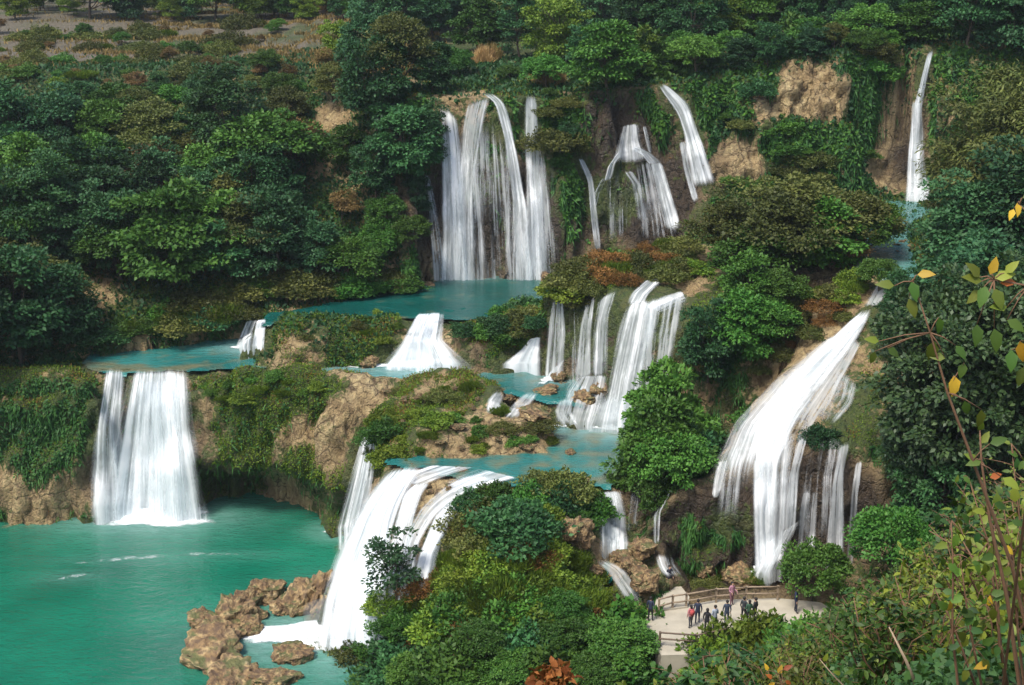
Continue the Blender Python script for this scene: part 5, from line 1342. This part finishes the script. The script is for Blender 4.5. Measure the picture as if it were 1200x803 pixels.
NBU = [near_bush('leafy_shrub', 101, MN[0]), near_bush('leafy_shrub', 102, MN[1], 11, 2.0, 0.12), near_bush('leafy_shrub', 103, MN[2], 13, 2.4, 0.15), near_bush('twiggy_shrub', 104, MN[1], 14, 2.6, 0.10, 0.7, 10)]
nb_used = [0] * 4
NLOOK = ['fresh green leafy shrub', 'yellow green leafy shrub', 'dark green leafy shrub', 'twiggy half bare shrub']
r_ = random.Random(5)
got = []
def near_put(k, x_, y_, s_, where):
    o = NBU[k] if nb_used[k] == 0 else copy_tree(NBU[k])
    nb_used[k] += 1
    o.location = (x_, y_, ground(x_, y_) - 0.1); o.scale = (s_ * 1.1, s_ * 1.1, s_); o.rotation_euler = (0, 0, r_.uniform(0, 6.28))
    set_tags(o, NLOOK[k] + ' ' + where, 'shrub', 'shrubs on the near slope')
for _ in range(4000):
    if len(got) >= 150: break
    y_ = r_.uniform(9.5, 62); a_ = r_.uniform(0.06, 0.47); x_ = a_ * y_
    if y_ < 13 and a_ < 0.3: continue
    # keep the plants below the sight line to the platform
    pyl = np.interp(a_, [0.05, 0.14, 0.22, 0.27, 0.31, 0.36, 0.41, 0.47], [775, 756, 752, 722, 690, 640, 585, 540]) + (8 if a_ < 0.27 else 0)
    g_ = ground(x_, y_)
    z_lim = Py(600 + 100, pyl, y_)[2]
    s_ = min(1.25, (z_lim - g_) / 2.3)
    if s_ < 0.35 or any(math.hypot(x_ - p[0], y_ - p[1]) < 0.6 + 0.028 * y_ for p in got): continue
    got.append((x_, y_))
    near_put(r_.choice([0, 0, 1, 1, 2, 3]) if a_ > 0.33 else r_.choice([0, 1, 0, 2, 1]), x_, y_, s_, 'on the near slope ' + ('close below the viewpoint' if y_ < 18 else 'halfway down to the platform' if y_ < 38 else 'just below the platform'))

# low herbs between them
r = np.random.default_rng(9)
yy_ = 8 + 50 * r.random(60000) ** 1.3; aa_ = r.uniform(0.02, 0.5, 60000)
pz_ = np.array([ground(a * b, b) for a, b in zip(aa_, yy_)])
P_ = np.stack([aa_ * yy_, yy_, pz_ + 0.02 + 0.3 * r.random(60000) ** 2], 1)
D_ = r.normal(size=(60000, 3)) * 0.7 + np.array([0, -0.1, 0.35])
L = (0.05 + 0.0035 * yy_) * r.uniform(0.6, 1.4, 60000)
Vv, Fv, st = leaves_np(P_, D_, unit(np.array([0, 0, 1.0]) + r.normal(size=(60000, 3)) * 0.5), L, L * 0.3, 0.2)
set_tags(link('slope_herbs', mesh_np('slope_herbs', Vv, Fv, MN[2], False, {'rnd': ('FLOAT', np.repeat(np.clip(r.normal(0.5, 0.25, 60000), 0, 1), st))})), 'low green herbs covering the near slope', 'herbs', kind='stuff')

# single branches that reach into the view
def branch(label, path, y0, leaves, r0=0.012, mat=None, cols=(0, 1), name='leafy_branch', cat='branch'):
    pts = [Vector(Py(a, b, y0 + dy)) for a, b, dy in path]
    base = pts[0].copy(); base.z = ground(base.x, base.y) - 0.05
    chain = [base] + pts if pts[0].z > base.z + 0.2 else pts
    root = set_tags(empty(name, tuple(base)), label, cat, 'branches reaching up from the near slope')
    bm = bmesh.new(); n = len(chain)
    bm_tube(bm, [p - base for p in chain], [r0 * (1 - 0.75 * i / (n - 1)) for i in range(n)], 6)
    from_bm('stem', bm, mat or M_twig, root, True)
    r = np.random.default_rng(int(path[0][0]))
    for (a, b, L, ang, m) in leaves:
        L *= 0.82
        p = np.array(Py(a, b, y0)) - np.array(base)
        D = np.array([[math.cos(ang), r.uniform(-0.5, 0.2), math.sin(ang)]])
        Nn = np.array([[r.uniform(-.3, .3), -0.8, 0.6]])
        Vv, Fv, st = leaves_np(p[None], D, Nn, [L], [L * 0.27], 0.25, True)
        # stalk joins the nearest point of the stem
        q = min((c - base for c in chain), key=lambda c: (c - Vector(p)).length)
        me = mesh_np('leaf', Vv, Fv, m, False, {'rnd': ('FLOAT', np.full(7, r.uniform(0.2, 0.95)))})
        lf = link('leaf', me, root)
        bs = bmesh.new(); bm_tube(bs, [q, q.lerp(Vector(p), 0.5) + Vector((0, 0, 0.01)), Vector(p)], [0.004, 0.003, 0.002], 4)
        from_bm('leaf_stalk', bs, M_twig, lf, True)
    return root
Yl = leaf_mats('autumn_leaf', (0.30, 0.17, 0.02), (0.46, 0.32, 0.05)); Rl = leaf_mats('russet_leaf', (0.18, 0.05, 0.02), (0.36, 0.12, 0.04))
A_, B_, D_ = MN[0], MN[1], MN[2]
branch('slender branch with broad green leaves in front of the right bank trees', [(1215, 790, 0.2), (1185, 660, 0.1), (1140, 540, 0), (1110, 460, 0), (1090, 390, 0), (1070, 330, 0)], 5.8,
       [(1068, 330, .12, -1.3, A_), (1075, 322, .10, 0.2, Yl), (1048, 335, .11, 3.0, B_), (1065, 350, .12, -1.2, B_), (1100, 372, .11, -1.4, A_), (1095, 400, .13, -1.7, B_), (1120, 405, .10, -0.9, A_), (1130, 425, .10, -1.8, A_), (1108, 420, .10, 3.0, B_), (1030, 400, .09, 2.9, B_), (1040, 408, .09, -0.6, A_), (1025, 412, .08, -1.8, B_), (1118, 440, .14, -1.5, Yl), (1130, 470, .10, -1.2, A_), (1150, 480, .12, -1.6, B_), (1160, 520, .11, 0.4, A_), (1175, 560, .12, -0.5, B_), (1150, 540, .10, 3.3, A_)])
branch('branch with a tuft of yellowing leaves at its tip beside the right bank', [(1260, 520, 0.2), (1230, 400, 0.1), (1205, 335, 0), (1165, 328, 0)], 5.2,
       [(1150, 330, .11, 2.8, B_), (1148, 325, .11, 2.3, B_), (1160, 322, .10, 1.2, Yl), (1165, 326, .11, 0.3, B_), (1155, 335, .12, -1.9, A_), (1165, 338, .12, -1.2, B_), (1150, 340, .10, -2.4, B_), (1172, 332, .09, 0.1, Rl), (1145, 380, .12, -1.6, A_), (1165, 385, .13, -1.4, A_), (1180, 375, .11, -0.5, A_), (1185, 410, .12, -1.6, A_), (1195, 400, .12, -1.3, Yl), (1180, 360, .10, 3.0, B_), (1200, 430, .11, -1.8, B_), (1178, 320, .09, 0.9, B_)])
branch('reddish stem with small leaves at the right edge of the near slope', [(1195, 803, 0.1), (1180, 700, 0), (1160, 610, 0), (1150, 540, 0), (1148, 500, 0)], 6.5,
       [(1150, 520, .10, 1.0, B_), (1145, 540, .10, 2.6, B_), (1160, 560, .09, 0.3, Rl), (1165, 590, .11, -0.4, A_), (1155, 600, .10, 2.9, B_), (1175, 640, .10, -0.6, Yl), (1165, 650, .11, 3.3, A_), (1180, 680, .10, 0.2, B_), (1148, 505, .09, 1.6, B_), (1185, 610, .10, -.3, A_)], 0.016)
branch('branch with orange tinged leaves reaching up beside the bank trees', [(1240, 300, 0.1), (1215, 260, 0), (1195, 240, 0)], 5.0,
       [(1192, 238, .07, -1.5, Yl), (1198, 232, .07, 0.5, B_), (1188, 245, .06, -2.0, Yl)], 0.008)
branch('pale dry stick standing out of the shrubs below the viewpoint', [(1078, 815, 0), (1062, 775, 0), (1042, 735, 0)], 8.5, [], 0.02, M_stick, name='dry_stick', cat='stick')
branch('thin dry stick leaning among the near shrubs', [(1000, 815, 0), (975, 790, 0), (960, 772, 0)], 9.5, [(965, 775, .1, 1.2, B_), (985, 790, .1, 2.6, B_)], 0.012, M_stick, name='dry_stick', cat='stick')
branch('stem with bright orange leaves among the near shrubs', [(925, 830, 0), (918, 805, 0), (912, 790, 0)], 9.0, [(912, 790, .10, 1.2, Yl), (905, 795, .09, 2.4, Rl), (918, 785, .10, 0.6, Rl), (908, 800, .09, -2.4, Yl), (920, 798, .08, -0.5, Rl), (900, 786, .08, 2.0, Yl)], 0.01)

rb = random.Random(31)
for k, (ex_, ey_) in enumerate([(1115, 610), (1135, 560), (1160, 640), (1185, 520), (1175, 590), (1195, 660), (1095, 690), (1150, 690), (1125, 650)]):
    sx = ex_ + rb.uniform(10, 60)
    path = [(sx, 830, 0.1), ((sx * 2 + ex_) / 3 + rb.uniform(-8, 8), 830 - (830 - ey_) * 0.4, 0), ((sx + ex_ * 2) / 3 + rb.uniform(-8, 8), 830 - (830 - ey_) * 0.72, 0), (ex_, ey_, 0)]
    lv = []
    for q in range(16):
        t_ = rb.uniform(0.25, 1.0); px_ = sx + (ex_ - sx) * t_ + rb.uniform(-16, 16); py_ = 830 - (830 - ey_) * t_ + rb.uniform(-12, 12)
        lv.append((px_, py_, rb.uniform(0.07, 0.13), rb.uniform(0, 6.28), rb.choice([A_, A_, B_, B_, D_, Yl if q == 3 else B_])))
    branch(['twiggy stem with scattered small leaves among the near shrubs', 'thin reddish stem with mixed green leaves among the near shrubs'][k % 2], path, rb.uniform(6.5, 9.0), lv, 0.012)

# dried flower head
fl_c = Py(650, 795, 5.6)
fb = Vector(fl_c); fb.z = ground(fb.x, fb.y) - 0.05
flower = set_tags(empty('dried_flower', tuple(fb)), 'withered brown flower head on a stalk in front of the bush island', 'flower')
M_pet = mat_leaf('withered_petal', (0.11, 0.035, 0.015), (0.30, 0.13, 0.05), 0.1, 0.0)
bm = bmesh.new(); bm_tube(bm, [(0, 0, 0), (0.03, 0, (fl_c[2] - fb.z) * 0.5), (0, 0, fl_c[2] - fb.z - 0.03)], [0.012, 0.01, 0.008], 6)
from_bm('stalk', bm, M_twig, flower, True)
r = np.random.default_rng(77)
for k in range(130):
    d = rand_dirs(1, r); d[0, 2] = abs(d[0, 2]) * 0.9 - 0.05
    Vv, Fv, st = leaves_np(np.array([[0, 0, fl_c[2] - fb.z - 0.03]]) + d * r.uniform(0.05, 0.11), d + r.normal(size=(1, 3)) * 0.9, unit(r.normal(size=(1, 3)) + np.array([[0, 0, 1]])), [r.uniform(0.035, 0.06)], [r.uniform(0.014, 0.022)], 0.5, True)
    link('petal', mesh_np('petal', Vv, Fv, M_pet, False, {'rnd': ('FLOAT', np.full(7, r.random()))}), flower)
# ------------------------------------------------------------------ dry grass of the stepped fields
r = np.random.default_rng(15)
sel = (FY > 134) & (FY < 240) & (np.abs(FX) < 95) & (soil > 0.15)
cand = np.where(sel)[0]
k = r.choice(cand, 50000)
P_ = V[k] + np.stack([r.normal(0, 0.8, 50000), r.normal(0, 0.8, 50000), np.zeros(50000)], 1)
clump = fbm(P_ * np.array([0.35, 1.6, 0]), 0.5, 3, 66)
keep = clump > -0.15
P_ = P_[keep]; n = len(P_)
P_[:, 2] = [ground(a, b) - 0.02 for a, b in P_[:, :2]]
D_ = r.normal(size=(n, 3)) * 0.35 + np.array([0, 0, 1.0])
L = r.uniform(0.25, 0.65, n)
Vv, Fv, st = leaves_np(P_, D_, unit(r.normal(size=(n, 3))), L, L * 0.16, 0.1)
set_tags(link('field_grass', mesh_np('field_grass', Vv, Fv, ML['brown'], False, {'rnd': ('FLOAT', np.repeat(np.clip(r.normal(0.5, 0.25, n), 0, 1), st))})), 'dry brown grass and stubble on the stepped fields', 'grass', kind='stuff')

# ------------------------------------------------------------------ damp air of the valley
t = NT('damp_air')
pv = t.n('ShaderNodeVolumePrincipled', {'Color': (0.80, 0.88, 0.95, 1), 'Density': 0.00016, 'Anisotropy': 0.2})
o_ = t.t.nodes.new('ShaderNodeOutputMaterial'); t.t.links.new(pv.outputs[0], o_.inputs['Volume'])
bm = bmesh.new()
zlo, zhi = float(V[:, 2].min()) - 1.0, max(float(V[:, 2].max()) + 2, 62.0)
bm_box(bm, (0, 1990, (zlo + zhi) / 2), (5600, 4400, zhi - zlo))
set_tags(from_bm('haze', bm, t.m), 'thin bluish haze filling the valley', 'haze', kind='stuff')
